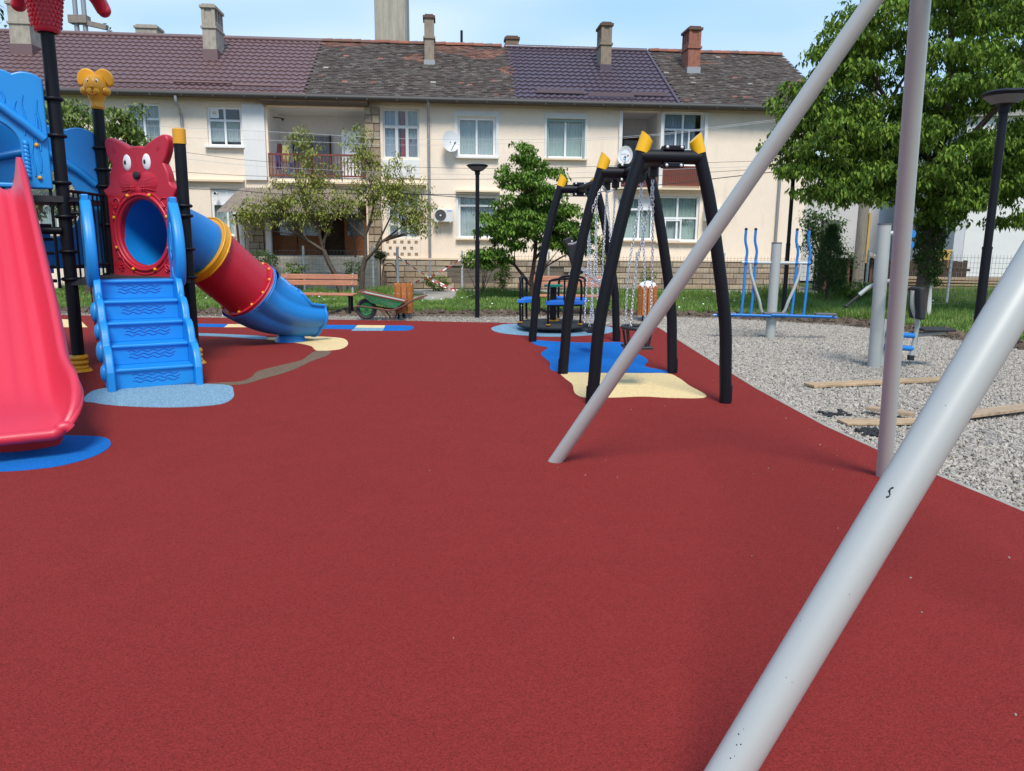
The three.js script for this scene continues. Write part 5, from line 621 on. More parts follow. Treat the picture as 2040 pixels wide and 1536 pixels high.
// ---------- benches and bins ----------
function bench(x, z, len, turn, label) {
  const t = thing('park_bench', label, 'bench', [x, 0, z], turn, 'brown plank benches'); const g = clean(new RoundedBoxGeometry(len, 0.115, 0.035, 2, 0.012)); planarUV(g, 'x', 'y'); const g2 = clean(new RoundedBoxGeometry(len, 0.04, 0.13, 2, 0.012)); planarUV(g2, 'x', 'z');
  for (const y of [0.77, 0.64]) placed('back_plank', g, m.bench, t, 0, y, -0.2 - (y - 0.64) * 0.3, -0.15); for (const zz of [-0.12, 0.03, 0.18]) placed('seat_plank', g2, m.bench, t, 0, 0.41, zz);
  for (const s of [-1, 1]) { mb().box(0.045, 0.42, 0.045, s * (len / 2 - 0.12), 0.19, 0.12).build('leg', m.black, t); mb().box(0.045, 0.42, 0.045, s * (len / 2 - 0.12), 0.19, -0.12).build('leg', m.black, t); mb().box(0.04, 0.48, 0.03, s * (len / 2 - 0.12), 0.62, -0.235, -0.15).build('back_support', m.zinc, t); for (const y of [0.77, 0.64]) mb().ball(0.012, s * (len / 2 - 0.12), y, -0.178 - (y - 0.64) * 0.3, 1, 1, 0.6, 8).build('bolt', m.galv, t); }
}
bench(-4.25, -16.8, 1.7, -0.02, 'brown plank bench beside the wheelbarrow'); bench(1.3, -17.0, 1.68, 0.0, 'brown plank bench behind the merry-go-round');
function bin(x, z, label, bag) {
  const t = thing('litter_bin', label, 'litter bin', [x, 0, z], 0.1, 'slatted wooden litter bins'); const s = new THREE.Shape(); s.moveTo(-0.045, 0.1); s.lineTo(0.045, 0.1); s.lineTo(0.045, 0.64); s.quadraticCurveTo(0.04, 0.7, 0, 0.7); s.quadraticCurveTo(-0.04, 0.7, -0.045, 0.64); s.closePath(); const g = clean(new THREE.ExtrudeGeometry(s, { depth: 0.02, bevelEnabled: true, bevelSize: 0.005, bevelThickness: 0.005, bevelSegments: 2 }));
  for (let i = 0; i < 10; i++) { const a = i * 0.628 + 0.1; const k = placed('slat', g, m.binWood, t, 0.17 * Math.sin(a), 0, 0.17 * Math.cos(a), 0, a, 0); mb().ball(0.01, 0, 0.5, 0.028, 1, 1, 0.6, 8).build('screw', m.galv, k); }
  mb().at(new THREE.CylinderGeometry(0.145, 0.14, 0.5, 20, 1, true), 0, 0.38, 0).build('liner', m.zinc, t); mb().bar([0, -0.03, 0], [0, 0.15, 0], 0.03, 0.03, 8).bar([-0.1, -0.03, 0.1], [-0.1, 0.14, 0.1], 0.02, 0.02, 8).build('foot', m.black, t);
  if (bag) { const pg = new THREE.SphereGeometry(0.185, 28, 14, 0, 6.3, 0, 1.9), p = pg.attributes.position; for (let i = 0; i < p.count; i++) { const q = 1 + 0.12 * (hash(Math.round(p.getX(i) * 60) + 200, Math.round(p.getY(i) * 60 + p.getZ(i) * 37) + 200) - 0.5); p.setXYZ(i, p.getX(i) * q, p.getY(i) * 0.62 * q, p.getZ(i) * q); } pg.computeVertexNormals(); const o = mesh('rubbish_bag', pg, m.bagWhite); o.position.set(x, 0.68, z); tag(o, 'white rubbish bag bulging from wooden litter bin', 'bag'); }
}
bin(-2.27, -16.05, 'orange slatted wooden litter bin behind the wheelbarrow'); bin(2.78, -16.0, 'orange slatted wooden litter bin holding a white bag', true);
// ---------- wheelbarrow ----------
{
  const t = thing('wheelbarrow', 'battered green and grey wheelbarrow tipped beside the rubber edge', 'wheelbarrow', [-2.95, 0, -15.55], 0);
  const w = mb().at(new THREE.TorusGeometry(0.17, 0.042, 12, 32), 0, 0.205, 0).build('tyre', m.tyre, t); const rim = mb().at(new THREE.TorusGeometry(0.115, 0.02, 8, 28), 0, 0.205, 0).at(new THREE.CylinderGeometry(0.03, 0.03, 0.1, 12), 0, 0.205, 0, Math.PI / 2); for (let i = 0; i < 10; i++) rim.box(0.012, 0.23, 0.012, 0, 0.205, 0, 0, 0, i * 0.314); rim.build('wheel_rim', m.barrowGreen, t);
  const top = [[-0.1, 0.565, -0.27], [0.8, 0.38, -0.24], [0.8, 0.38, 0.24], [-0.1, 0.565, 0.27]], bot = [[0.12, 0.34, -0.14], [0.6, 0.235, -0.14], [0.6, 0.235, 0.14], [0.12, 0.34, 0.14]]; const mk = (faces, name, mat) => { const g = new THREE.BufferGeometry(), v = []; for (const f of faces) { const [a, b, c, d] = f; v.push(...a, ...b, ...c, ...a, ...c, ...d); } g.setAttribute('position', new THREE.Float32BufferAttribute(v, 3)); g.computeVertexNormals(); return mesh(name, g, mat, t); };
  mk([[top[0], top[1], bot[1], bot[0]], [bot[0], bot[1], bot[2], bot[3]]], 'tray', m.barrowGrey); mk([[top[3], top[2], bot[2], bot[3]]], 'tray_side', M(1, 1, 1, 0.55, 0.1, { map: tex(128, (x, y) => { const n = vnoise(LB, 32, x, y) * 0.6 + vnoise(LC, 128, x, y) * 0.4; return n > 0.5 - 0.12 * Math.sin(x * 3.1) ? [0.14, 0.84, 0.42] : [0.66, 0.72, 0.70]; }, true, 0.5) })); planarUV(t.children[t.children.length - 1].geometry, 'x', 'y'); mk([[top[0], top[3], bot[3], bot[0]], [top[1], top[2], bot[2], bot[1]]], 'tray_end', m.barrowGrey);
  const rm = mb(); for (let i = 0; i < 4; i++) rm.bar(top[i], top[(i + 1) % 4], 0.014, 0.014, 8); rm.build('tray_rim', m.rustRed, t);
  for (const s of [-1, 1]) { mb().tube([[-0.24, 0.24, s * 0.06], [-0.12, 0.27, s * 0.11], [0.2, 0.24, s * 0.16], [0.5, 0.2, s * 0.2], [0.75, 0.28, s * 0.24], [1.0, 0.42, s * 0.27], [1.2, 0.47, s * 0.28]], 0.016, 40, 8).build('handle', m.rust, t); mb().tube([[0.3, 0.24, s * 0.17], [0.4, 0.1, s * 0.18], [0.46, 0.01, s * 0.18]], 0.015, 12, 8).build('leg', m.rust, t); mb().tube([[0.62, 0.24, s * 0.21], [0.58, 0.1, s * 0.21], [0.54, 0.01, s * 0.2]], 0.015, 12, 8).build('leg', m.rust, t); mb().bar([-0.22, 0.26, s * 0.075], [0.25, 0.225, s * 0.09], 0.012).build('wheel_fork', m.barrowGreen, t); }
}
// ---------- wire fence, tape, hoop ----------
function fence(a, b, h, posts, label, gap = 0.1) {
  const t = thing('wire_fence', label, 'fence', [a[0], 0, a[1]], -Math.atan2(b[1] - a[1], b[0] - a[0]), 'wire mesh garden fences'); const L = Math.hypot(b[0] - a[0], b[1] - a[1]); const k = mb(); const g = new THREE.CylinderGeometry(0.0032, 0.0032, h, 4); for (let x = 0; x <= L; x += gap) k.at(g, x, h / 2 + 0.03, 0); const gh = new THREE.CylinderGeometry(0.0036, 0.0036, L, 4).rotateZ(Math.PI / 2); for (let y = 0.08; y <= h; y += 0.13) k.at(gh, L / 2, y, 0.006); k.build('wire_mesh', m.wire, t);
  for (const x of posts) { mb().bar([x, -0.05, -0.03], [x, h + 0.12, -0.03], 0.032, 0.032, 10).build('post', m.post, t); mb().ball(0.034, x, h + 0.12, -0.03, 1, 0.5, 1, 10).build('post_cap', m.post, t); }
}
fence([-11, -21.7], [-3.95, -22.45], 1.25, [0.1, 2.6, 5.05, 7.0], 'wire mesh fence in front of the porch terrace'); fence([-1.55, -22.9], [9.4, -23.2], 1.15, [0.05, 2.6, 5.2, 7.8, 10.6], 'wire mesh fence along the stone plinth'); fence([9.6, -21.6], [18, -17.2], 1.3, [0.2, 2.2, 4.4, 6.8], 'wire mesh fence in front of the white building', 0.08);
{ const t = thing('gate_post', 'white steel gate post at the path opening in fence', 'post', [-3.35, 0, -22.6], 0); mb().bar([0, -0.05, 0], [0, 1.32, 0], 0.04, 0.04, 12).build('shaft', m.post, t); mb().ball(0.042, 0, 1.32, 0, 1, 0.6, 1, 12).build('cap', m.post, t); }
{ const o = mb().tube([[-0.22, -0.03, 0], [-0.22, 0.55, 0], [-0.15, 0.8, 0], [0, 0.88, 0], [0.15, 0.8, 0], [0.22, 0.55, 0], [0.22, -0.03, 0]], 0.016, 40, 8).build('metal_hoop', m.rust); o.position.set(-3.75, 0, -23.6); tag(o, 'rusty arched metal hoop in front of stone plinth', 'hoop'); }
function tape(a, b, sag, label) { const t = thing('barrier_tape', label, 'tape', [0, 0, 0], 0, 'red and white barrier tapes'); const A = V(...a), B = V(...b), n = 16; for (let i = 0; i < n; i++) { const p = A.clone().lerp(B, i / n), q = A.clone().lerp(B, (i + 1) / n); p.y -= sag * Math.sin(Math.PI * i / n); q.y -= sag * Math.sin(Math.PI * (i + 1) / n); const w = 0.02, g = new THREE.BufferGeometry(), tw = 0.012 * Math.sin(i * 1.3); g.setAttribute('position', new THREE.Float32BufferAttribute([p.x, p.y - w, p.z + tw, q.x, q.y - w, q.z + tw, q.x, q.y + w, q.z - tw, p.x, p.y - w, p.z + tw, q.x, q.y + w, q.z - tw, p.x, p.y + w, p.z - tw], 3)); g.computeVertexNormals(); mesh('stripe', g, i % 2 ? m.tapeWhite : m.tapeRed, t); } }
tape([-3.35, 1.12, -22.57], [-1.55, 0.12, -22.6], 0.1, 'red and white barrier tape falling from gate post to fence'); tape([-3.3, 0.25, -22.75], [-1.5, 1.05, -22.9], 0.12, 'red and white barrier tape rising to fence post by path'); tape([-2.4, 0.45, -22.5], [-1.45, 0.1, -22.3], 0.05, 'short drooping barrier tape end over the path');
// ---------- overhead cables ----------
function cable(pts, z, r, mat, label) { const f = pts[0], l = pts[pts.length - 1], p2 = pts[1], pl = pts[pts.length - 2]; const ext = (a, b, d) => [a[0] + (a[0] - b[0]) * d, a[1] + (a[1] - b[1]) * d]; const P0 = ext(f, p2, 2.2), P1 = ext(l, pl, 2.2); const o = mb().tube([P0, ...pts, P1].map(p => [p[0], p[1], z]), r, 120, 5).build('overhead_cable', mat); tag(o, label, 'cable', 'cables strung in front of the house'); }
cable([[-6.6, 4.39], [-2.34, 4.23], [2.89, 4.34], [7.05, 4.82]], -21.5, 0.005, m.cablePale, 'pale overhead cable crossing the upper windows, topmost of all'); cable([[-6.7, 4.17], [-2.34, 4.08], [2.89, 4.3], [7.05, 4.78]], -21.5, 0.0045, m.cablePale, 'pale overhead cable just below the topmost one'); cable([[-8.96, 3.84], [-6.68, 3.61], [-2.35, 3.49], [0.76, 3.51], [6.43, 3.73]], -21.4, 0.005, m.cable, 'thin dark overhead cable below the upper window sills'); cable([[-9, 3.68], [-6.68, 3.48], [-2.35, 3.33], [0.76, 3.36], [6.43, 3.6]], -21.45, 0.0045, m.cablePale, 'thin pale cable under the upper sills'); cable([[-9.0, 3.32], [-6.7, 3.23], [-2.36, 3.19], [2.93, 3.3], [6.44, 3.52]], -21.5, 0.006, m.cable, 'dark overhead cable level with the balcony floor'); cable([[-2.23, 2.78], [-0.32, 2.67], [1.04, 2.76], [3.48, 3.05], [7.19, 3.49]], -21.6, 0.011, m.cable, 'thick black overhead cable rising past the lower windows'); cable([[-9.03, 2.9], [-7.67, 2.87], [-6.31, 2.78], [-4.4, 2.82], [-2.36, 2.81]], -21.7, 0.010, m.cable, 'thick black cable in front of the porch canopy');
// ---------- trees and shrubs ----------
function leafCloud(R, centres, per, spread, size, cols, droop, aspect = 0.45) {
  const n = centres.length * per, pos = new Float32Array(n * 12 * 3), col = new Float32Array(n * 12 * 3); let k = 0;
  const a = V(0, 0, 0), b = V(0, 0, 0), c = V(0, 0, 0), nn = V(0, 0, 0);
  for (const [cx, cy, cz, cs] of centres) for (let i = 0; i < per; i++) {
    const r = Math.cbrt(R()) * spread * cs, th = R() * 6.283, ph = Math.acos(2 * R() - 1); const x = cx + r * Math.sin(ph) * Math.cos(th), y = cy + r * Math.cos(ph) * 0.75, z = cz + r * Math.sin(ph) * Math.sin(th);
    const s = size * (0.65 + 0.6 * R()), yaw = R() * 6.283, dr = droop * (0.5 + 0.8 * R()) + (R() - 0.5) * 0.8; a.set(Math.cos(yaw) * Math.cos(dr), -Math.sin(dr), Math.sin(yaw) * Math.cos(dr)); b.set(-Math.sin(yaw), (R() - 0.5) * 0.9, Math.cos(yaw)).normalize(); nn.crossVectors(a, b); if (nn.y < 0) nn.negate();
    const w = s * aspect * 0.5, v0 = [x, y, z], tip = [x + a.x * s, y + a.y * s - 0.12 * s, z + a.z * s], mx = x + a.x * s * 0.45, my = y + a.y * s * 0.45, mz = z + a.z * s * 0.45; const f = 0.2 * w; const L = [mx + b.x * w + nn.x * f, my + b.y * w + nn.y * f, mz + b.z * w + nn.z * f], Rr = [mx - b.x * w + nn.x * f, my - b.y * w + nn.y * f, mz - b.z * w + nn.z * f], Cc = [mx, my, mz];
    const q = cols[Math.floor(R() * cols.length)], vv = 0.8 + 0.4 * R(); for (const t of [v0, Cc, L, v0, Rr, Cc, L, Cc, tip, Cc, Rr, tip]) { pos.set(t, k); col[k] = q[0] * vv; col[k + 1] = q[1] * vv; col[k + 2] = q[2] * vv; k += 3; }
  }
  const g = new THREE.BufferGeometry(); g.setAttribute('position', new THREE.BufferAttribute(pos, 3)); g.setAttribute('color', new THREE.BufferAttribute(col, 3)); g.computeVertexNormals(); return g;
}
function limb(b, p0, p1, r0, r1, sag, R) { const A = V(...p0), B = V(...p1), mid = A.clone().lerp(B, 0.5); mid.y += sag; mid.x += (R() - 0.5) * 0.15 * A.distanceTo(B); mid.z += (R() - 0.5) * 0.15 * A.distanceTo(B); const c = new THREE.QuadraticBezierCurve3(A, mid, B), n = 7; const g = new THREE.TubeGeometry(c, n, 1, 6); const p = g.attributes.position; for (let i = 0; i <= n; i++) { const ct = c.getPoint(i / n), r = r0 + (r1 - r0) * i / n; for (let j = 0; j <= 6; j++) { const q = i * 7 + j; p.setXYZ(q, ct.x + (p.getX(q) - ct.x) * r, ct.y + (p.getY(q) - ct.y) * r, ct.z + (p.getZ(q) - ct.z) * r); } } g.computeVertexNormals(); b.geo(g); }
// o: trunk [[x,y,z,r]...], blobs [[x,y,z,rx,ry,rz,weight]], clusters, per, spread, leaf, cols, droop
function tree(name, label, cat, o) {
  const R = rng(o.seed), t = thing(name, label, cat, o.at, 0, o.group), tb = mb(); for (let i = 0; i < o.trunk.length - 1; i++) limb(tb, o.trunk[i].slice(0, 3), o.trunk[i + 1].slice(0, 3), o.trunk[i][3], o.trunk[i + 1][3], 0, R);
  for (const f of o.forks || []) for (let i = 0; i < f.length - 1; i++) limb(tb, f[i].slice(0, 3), f[i + 1].slice(0, 3), f[i][3], f[i + 1][3], 0, R);
  tb.build('trunk', o.bark || m.bark, t);
  const centres = [], tot = o.blobs.reduce((s, b) => s + b[6], 0); for (const [x, y, z, rx, ry, rz, w] of o.blobs) { const n = Math.round(o.clusters * w / tot); for (let i = 0; i < n; i++) { const u = R() * 2 - 1, a = R() * 6.283, q = Math.sqrt(1 - u * u), rr = Math.pow(R(), o.hollow ?? 0.42) * (0.9 + 0.22 * R()); const c = [x + rx * rr * q * Math.cos(a), y + ry * rr * u, z + rz * rr * q * Math.sin(a), 0.6 + 0.7 * R()]; centres.push(c); if (o.clump) for (let j = 0; j < o.clump; j++) { const a2 = R() * 6.283, r2 = o.clumpR * Math.sqrt(R()); centres.push([c[0] + r2 * Math.cos(a2), c[1] - 0.35 * r2 * R() + (R() - 0.5) * o.clumpR * 0.35, c[2] + r2 * Math.sin(a2), 0.5 + 0.5 * R()]); } } }
  const bb = mb(), nodes = [...o.trunk.slice(1), ...(o.forks || []).flatMap(f => f.slice(1))]; const nb = Math.min(centres.length, o.branches ?? 60);
  const step = centres.length / nb; for (let i = 0; i < nb; i++) { const c = centres[Math.floor(i * step)]; let best = nodes[0], bd = 1e9; for (const n of nodes) { const d = Math.hypot(n[0] - c[0], (n[1] - c[1] + 0.35) * 1.2, n[2] - c[2]) + (n[1] > c[1] ? 0.5 : 0); if (d < bd) { bd = d; best = n; } } limb(bb, best.slice(0, 3), c.slice(0, 3), Math.min(best[3] * 0.6, (o.br ?? 0.02)), 0.003, 0.12 * bd * (o.arch ?? 1), R); }
  if (nb) bb.build('branches', o.bark || m.bark, t);
  const cr = new THREE.Mesh(leafCloud(R, centres, o.per, o.spread, o.leaf, o.cols, o.droop ?? 0.6, o.aspect), leafMat); cr.name = 'crown'; cr.castShadow = cr.receiveShadow = true; t.add(cr); return t;
}
const LG = [[0.12, 0.21, 0.024], [0.165, 0.27, 0.03], [0.08, 0.155, 0.022], [0.23, 0.33, 0.04]], LO = [[0.30, 0.35, 0.07], [0.24, 0.30, 0.06], [0.38, 0.40, 0.09], [0.28, 0.24, 0.07]], LD2 = [[0.045, 0.09, 0.026], [0.06, 0.12, 0.03], [0.085, 0.145, 0.036]];
// big broad tree with its ivy-clad trunk
tree('broadleaf_tree', 'large dense green tree with drooping leaves beside white building', 'tree', { seed: 101, at: [8.75, 0, -16.6], trunk: [[0, -0.1, 0, 0.17], [0.05, 1.2, 0, 0.15], [0, 2.6, 0, 0.13], [0.1, 4.2, 0, 0.1], [0, 6, 0, 0.05]], forks: [[[0, 2.3, 0, 0.1], [-0.9, 3.0, 0.1, 0.07], [-2.0, 3.6, 0.2, 0.03]], [[0, 2.4, 0, 0.1], [1.0, 3.1, 0.1, 0.07], [2.3, 3.5, 0.2, 0.03]], [[0, 3.2, 0, 0.08], [-0.9, 4.5, -0.4, 0.05], [-1.5, 5.6, -0.5, 0.02]], [[0, 3, 0, 0.08], [0.9, 4.4, 0.6, 0.05], [1.5, 5.8, 0.7, 0.02]]], blobs: [[0, 5.0, 0, 2.6, 2.6, 2.2, 7], [-1.5, 3.6, 0.1, 1.75, 0.95, 1.6, 2.6], [-2.3, 2.75, 0.3, 0.8, 0.55, 0.8, 0.7], [-2.55, 4.5, 0.2, 0.7, 0.5, 0.7, 0.5], [-2.0, 5.6, 0.1, 0.8, 0.8, 0.8, 0.8], [1.7, 3.2, 0.2, 2.0, 1.05, 1.5, 2.2], [-0.3, 2.7, 0.6, 1.6, 0.6, 1.0, 1.2], [0.3, 7.0, 0, 1.9, 1.5, 1.7, 1.6], [2.4, 5.6, 0, 1.6, 1.9, 1.6, 1.6], [2.9, 3.0, 0.2, 1.1, 0.5, 0.8, 0.8]], clusters: 480, clump: 7, clumpR: 0.42, per: 30, spread: 0.22, leaf: 0.112, cols: LG, droop: 1.0, branches: 160, br: 0.024, hollow: 0.4 });
{ const t = thing('ivy_column', 'dense clipped green column wrapped round the big tree trunk', 'climbing plant', [8.75, 0, -16.55]); const R = rng(7), cs = []; for (let i = 0; i < 420; i++) { const y = 0.78 + R() * 1.75, a = R() * 6.283, r = (0.26 + 0.05 * Math.sin(y * 5)) * (y < 1.0 ? 0.75 : 1) * Math.sqrt(0.35 + 0.65 * R()); cs.push([0.12 - 0.09 * (y - 0.8) + r * Math.cos(a), y, r * Math.sin(a), 0.8 + 0.5 * R()]); } const cr = new THREE.Mesh(leafCloud(R, cs, 16, 0.09, 0.06, [[0.085, 0.14, 0.03], [0.13, 0.185, 0.04], [0.06, 0.105, 0.025]], 0.7, 0.6), leafMat); cr.name = 'foliage'; cr.castShadow = cr.receiveShadow = true; t.add(cr); mb().bar([0.14, -0.05, 0.05], [0.1, 0.95, 0.02], 0.07, 0.055, 10).build('stem', m.lime, t); mb().bar([-0.16, -0.05, 0.06], [-0.04, 1.0, 0], 0.055, 0.045, 10).build('stem', m.bark, t); }
tree('cherry_tree', 'young cherry tree with glossy green leaves behind merry-go-round', 'tree', { seed: 102, at: [0.5, 0, -20.3], bark: m.barkRed, trunk: [[0, -0.1, 0, 0.075], [-0.02, 0.6, 0, 0.065], [0.08, 1.5, 0, 0.05], [0.0, 2.5, 0, 0.035], [-0.15, 3.9, 0, 0.01]], forks: [[[0, 0.4, 0, 0.05], [-0.45, 0.95, 0.1, 0.04], [-1.0, 1.4, 0.1, 0.015]], [[0.05, 1.1, 0, 0.05], [0.5, 1.7, 0, 0.03], [0.9, 2.2, 0, 0.012]], [[0.02, 0.2, 0, 0.05], [0.32, 0.9, 0.1, 0.045], [0.42, 1.7, 0.1, 0.03]]], blobs: [[0.0, 2.75, 0, 0.85, 0.95, 0.8, 4], [-0.3, 1.95, 0.1, 1.1, 0.6, 0.85, 3], [0.8, 2.0, 0, 0.85, 0.6, 0.7, 2], [-0.15, 3.75, 0, 0.25, 0.5, 0.25, 0.5], [-1.1, 1.25, 0.2, 0.45, 0.3, 0.4, 0.6], [1.1, 1.6, 0, 0.5, 0.35, 0.4, 0.7]], clusters: 230, clump: 5, clumpR: 0.26, per: 19, spread: 0.16, leaf: 0.115, cols: [[0.10, 0.20, 0.022], [0.14, 0.26, 0.03], [0.07, 0.155, 0.02], [0.20, 0.32, 0.04]], droop: 0.8, branches: 60, br: 0.018 });
tree('walnut_tree', 'sparse olive-leaved tree leaning left in front of the porch', 'tree', { seed: 103, at: [-4.75, 0, -21.7], trunk: [[0, -0.1, 0, 0.085], [-0.2, 0.6, 0, 0.075], [-0.5, 1.25, 0, 0.065]], forks: [[[-0.5, 1.25, 0, 0.06], [-1.1, 1.65, 0.1, 0.04], [-1.7, 2.0, 0.1, 0.02], [-2.4, 2.3, 0.1, 0.008]], [[-0.5, 1.25, 0, 0.05], [-0.62, 1.8, 0, 0.035], [-1.0, 2.5, 0, 0.02], [-1.25, 3.6, 0, 0.008]], [[-0.55, 1.4, 0, 0.04], [-0.25, 2.1, -0.1, 0.025], [-0.2, 3.0, -0.2, 0.008]], [[-0.9, 1.5, 0.1, 0.03], [-1.5, 2.3, 0.2, 0.02], [-1.9, 2.9, 0.2, 0.006]]], blobs: [[-1.0, 4.1, 0, 0.4, 0.55, 0.4, 0.7], [-1.6, 2.5, 0.1, 1.15, 0.65, 0.7, 3.2], [-0.7, 3.1, 0, 0.8, 0.95, 0.6, 2.2], [-2.5, 2.2, 0.1, 0.5, 0.4, 0.4, 0.8], [-0.5, 2.3, 0, 0.6, 0.5, 0.5, 1]], clusters: 380, per: 18, spread: 0.17, leaf: 0.1, cols: LO, droop: 0.7, branches: 110, br: 0.02, hollow: 0.6, arch: 0.5, aspect: 0.38 });
tree('walnut_tree', 'sparse olive-leaved tree with twin limbs beside the porch pillar', 'tree', { seed: 104, at: [-4.3, 0, -21.75], trunk: [[0, -0.1, 0, 0.085], [0.08, 0.7, 0, 0.075], [0.18, 1.05, 0, 0.07]], forks: [[[0.18, 1.05, 0, 0.06], [0.2, 1.7, 0, 0.045], [0.45, 2.5, 0, 0.03], [0.4, 3.5, 0, 0.012], [0.3, 4.2, 0, 0.006]], [[0.18, 1.0, 0, 0.055], [0.65, 1.5, 0.1, 0.04], [1.25, 1.95, 0.1, 0.022], [1.8, 2.6, 0.1, 0.008]], [[0.2, 1.6, 0, 0.035], [-0.3, 2.1, 0.1, 0.022], [-0.7, 2.6, 0.1, 0.008]], [[0.5, 1.4, 0.1, 0.03], [1.0, 2.4, 0, 0.02], [1.3, 3.2, 0, 0.008]]], blobs: [[1.0, 2.9, 0, 1.0, 0.95, 0.7, 4], [0.1, 3.8, 0, 0.5, 0.85, 0.5, 1.5], [1.6, 2.2, 0.1, 0.65, 0.55, 0.5, 2], [-0.3, 2.6, 0.1, 0.7, 0.5, 0.5, 1.4]], clusters: 420, per: 18, spread: 0.17, leaf: 0.1, cols: LO, droop: 0.7, branches: 120, br: 0.02, hollow: 0.6, arch: 0.5, aspect: 0.38 });
tree('garden_tree', 'bushy green garden tree behind the play tower', 'tree', { seed: 105, at: [-11.3, 0, -20.6], trunk: [[0, -0.1, 0, 0.1], [0.1, 1.2, 0, 0.08], [0, 2.5, 0, 0.05], [0, 4, 0, 0.02]], forks: [[[0.05, 1.2, 0, 0.06], [0.9, 2.3, 0, 0.035], [1.5, 3.2, 0, 0.01]], [[0, 1.4, 0, 0.06], [-0.9, 2.5, 0, 0.035], [-1.4, 3.2, 0, 0.01]]], blobs: [[-0.9, 4.1, 0, 1.3, 1.0, 1.0, 3], [0.9, 4.1, 0, 1.1, 1.0, 0.9, 3], [-1.6, 3.0, 0, 1.1, 1.0, 0.9, 2], [0.4, 3.0, 0, 1.5, 1.1, 0.9, 3], [1.2, 2.2, 0, 0.9, 0.9, 0.8, 1.6]], clusters: 300, clump: 2, clumpR: 0.25, per: 22, spread: 0.26, leaf: 0.14, cols: [[0.16, 0.23, 0.045], [0.22, 0.29, 0.06], [0.11, 0.17, 0.04]], droop: 0.8, branches: 60, br: 0.02 });
tree('garden_tree', 'leafy green tree behind conifer at the house corner', 'tree', { seed: 106, at: [8.9, 0, -22.4], trunk: [[0, -0.1, 0, 0.06], [0, 1, 0, 0.05], [-0.1, 2.2, 0, 0.02]], blobs: [[-0.1, 1.9, 0, 0.6, 0.75, 0.6, 3], [0.3, 1.1, 0, 0.55, 0.6, 0.5, 2], [-0.4, 2.3, 0, 0.4, 0.5, 0.4, 1]], clusters: 150, per: 20, spread: 0.22, leaf: 0.11, cols: [[0.07, 0.14, 0.03], [0.1, 0.18, 0.04]], droop: 0.6, branches: 24 });
{ const t = thing('thuja_tree', 'dark green conical thuja beside the house corner', 'conifer', [8.35, 0, -20.6]); const R = rng(9), cs = []; for (let i = 0; i < 460; i++) { const y = 0.28 + R() * 1.75, f = y < 0.9 ? 0.42 : 0.42 * (1 - (y - 0.9) / 1.35), a = R() * 6.283, r = f * Math.sqrt(0.3 + 0.7 * R()); cs.push([r * Math.cos(a), y, r * Math.sin(a), 0.8]); } const cr = new THREE.Mesh(leafCloud(R, cs, 18, 0.1, 0.07, LD2, -0.7, 0.35), leafMat); cr.name = 'crown'; cr.castShadow = cr.receiveShadow = true; t.add(cr); mb().bar([0, -0.05, 0], [0, 1.5, 0], 0.05, 0.015, 8).build('trunk', m.bark, t); }
function bush(label, x, z, rx, ry, y0, n, leaf, cols, seed, stem) { const t = thing('garden_shrub', label, 'shrub', [x, 0, z], 0, 'shrubs along the fence'); const R = rng(seed), cs = []; for (let i = 0; i < n; i++) { const a = R() * 6.283, u = R() * 2 - 1, q = Math.sqrt(1 - u * u), r = Math.sqrt(0.25 + 0.75 * R()); cs.push([rx * r * q * Math.cos(a), y0 + ry + ry * r * u, rx * 0.8 * r * q * Math.sin(a), 0.8]); } const cr = new THREE.Mesh(leafCloud(R, cs, 14, 0.12, leaf, cols, 0.4, 0.5), leafMat); cr.name = 'foliage'; cr.castShadow = cr.receiveShadow = true; t.add(cr); const b = mb(); if (stem) b.bar([0, -0.05, 0], [0, y0 + ry, 0], 0.022, 0.016, 7); else for (let i = 0; i < 6; i++) { const c = cs[Math.floor(R() * cs.length)]; limb(b, [(R() - 0.5) * 0.1, -0.03, 0], c.slice(0, 3), 0.014, 0.005, 0.05, R); } b.build('stems', m.bark, t); }
bush('round clipped shrub on a bare stem by the gate post', -3.9, -22.9, 0.16, 0.15, 0.98, 60, 0.06, LD2, 21, true); bush('low dark shrub growing on path edge under barrier tape', -2.35, -24.0, 0.4, 0.3, 0.02, 60, 0.08, LG, 22); bush('loose green shrub beside the central lamp post', -0.9, -21.6, 0.55, 0.3, 0.75, 80, 0.1, LG, 23); bush('small climbing shrub against stone plinth by the cherry tree', -0.3, -22.6, 0.25, 0.4, 0.25, 45, 0.09, LG, 24); bush('leafy weeds behind the brown bench by walnut trees', -6.2, -22.1, 0.4, 0.28, 0.4, 40, 0.09, LG, 25); bush('low overgrown shrub at foot of the thuja', 9.2, -20.9, 0.6, 0.3, 0.02, 90, 0.09, LG, 26); bush('thin rose bush against plinth behind the swing basket', 4.0, -22.9, 0.25, 0.35, 0.2, 26, 0.08, LG, 27); bush('olive shrub beside cherry tree near lower window', 2.6, -22.2, 0.4, 0.45, 0.9, 60, 0.11, LO, 28); bush('leafy shrub under the walnut trees by fence', -4.5, -22.15, 0.3, 0.4, 0.3, 40, 0.08, LD2, 29); bush('green shrub behind the fence on terrace edge', -7.3, -22.9, 0.4, 0.25, 0.75, 40, 0.09, LG, 30);
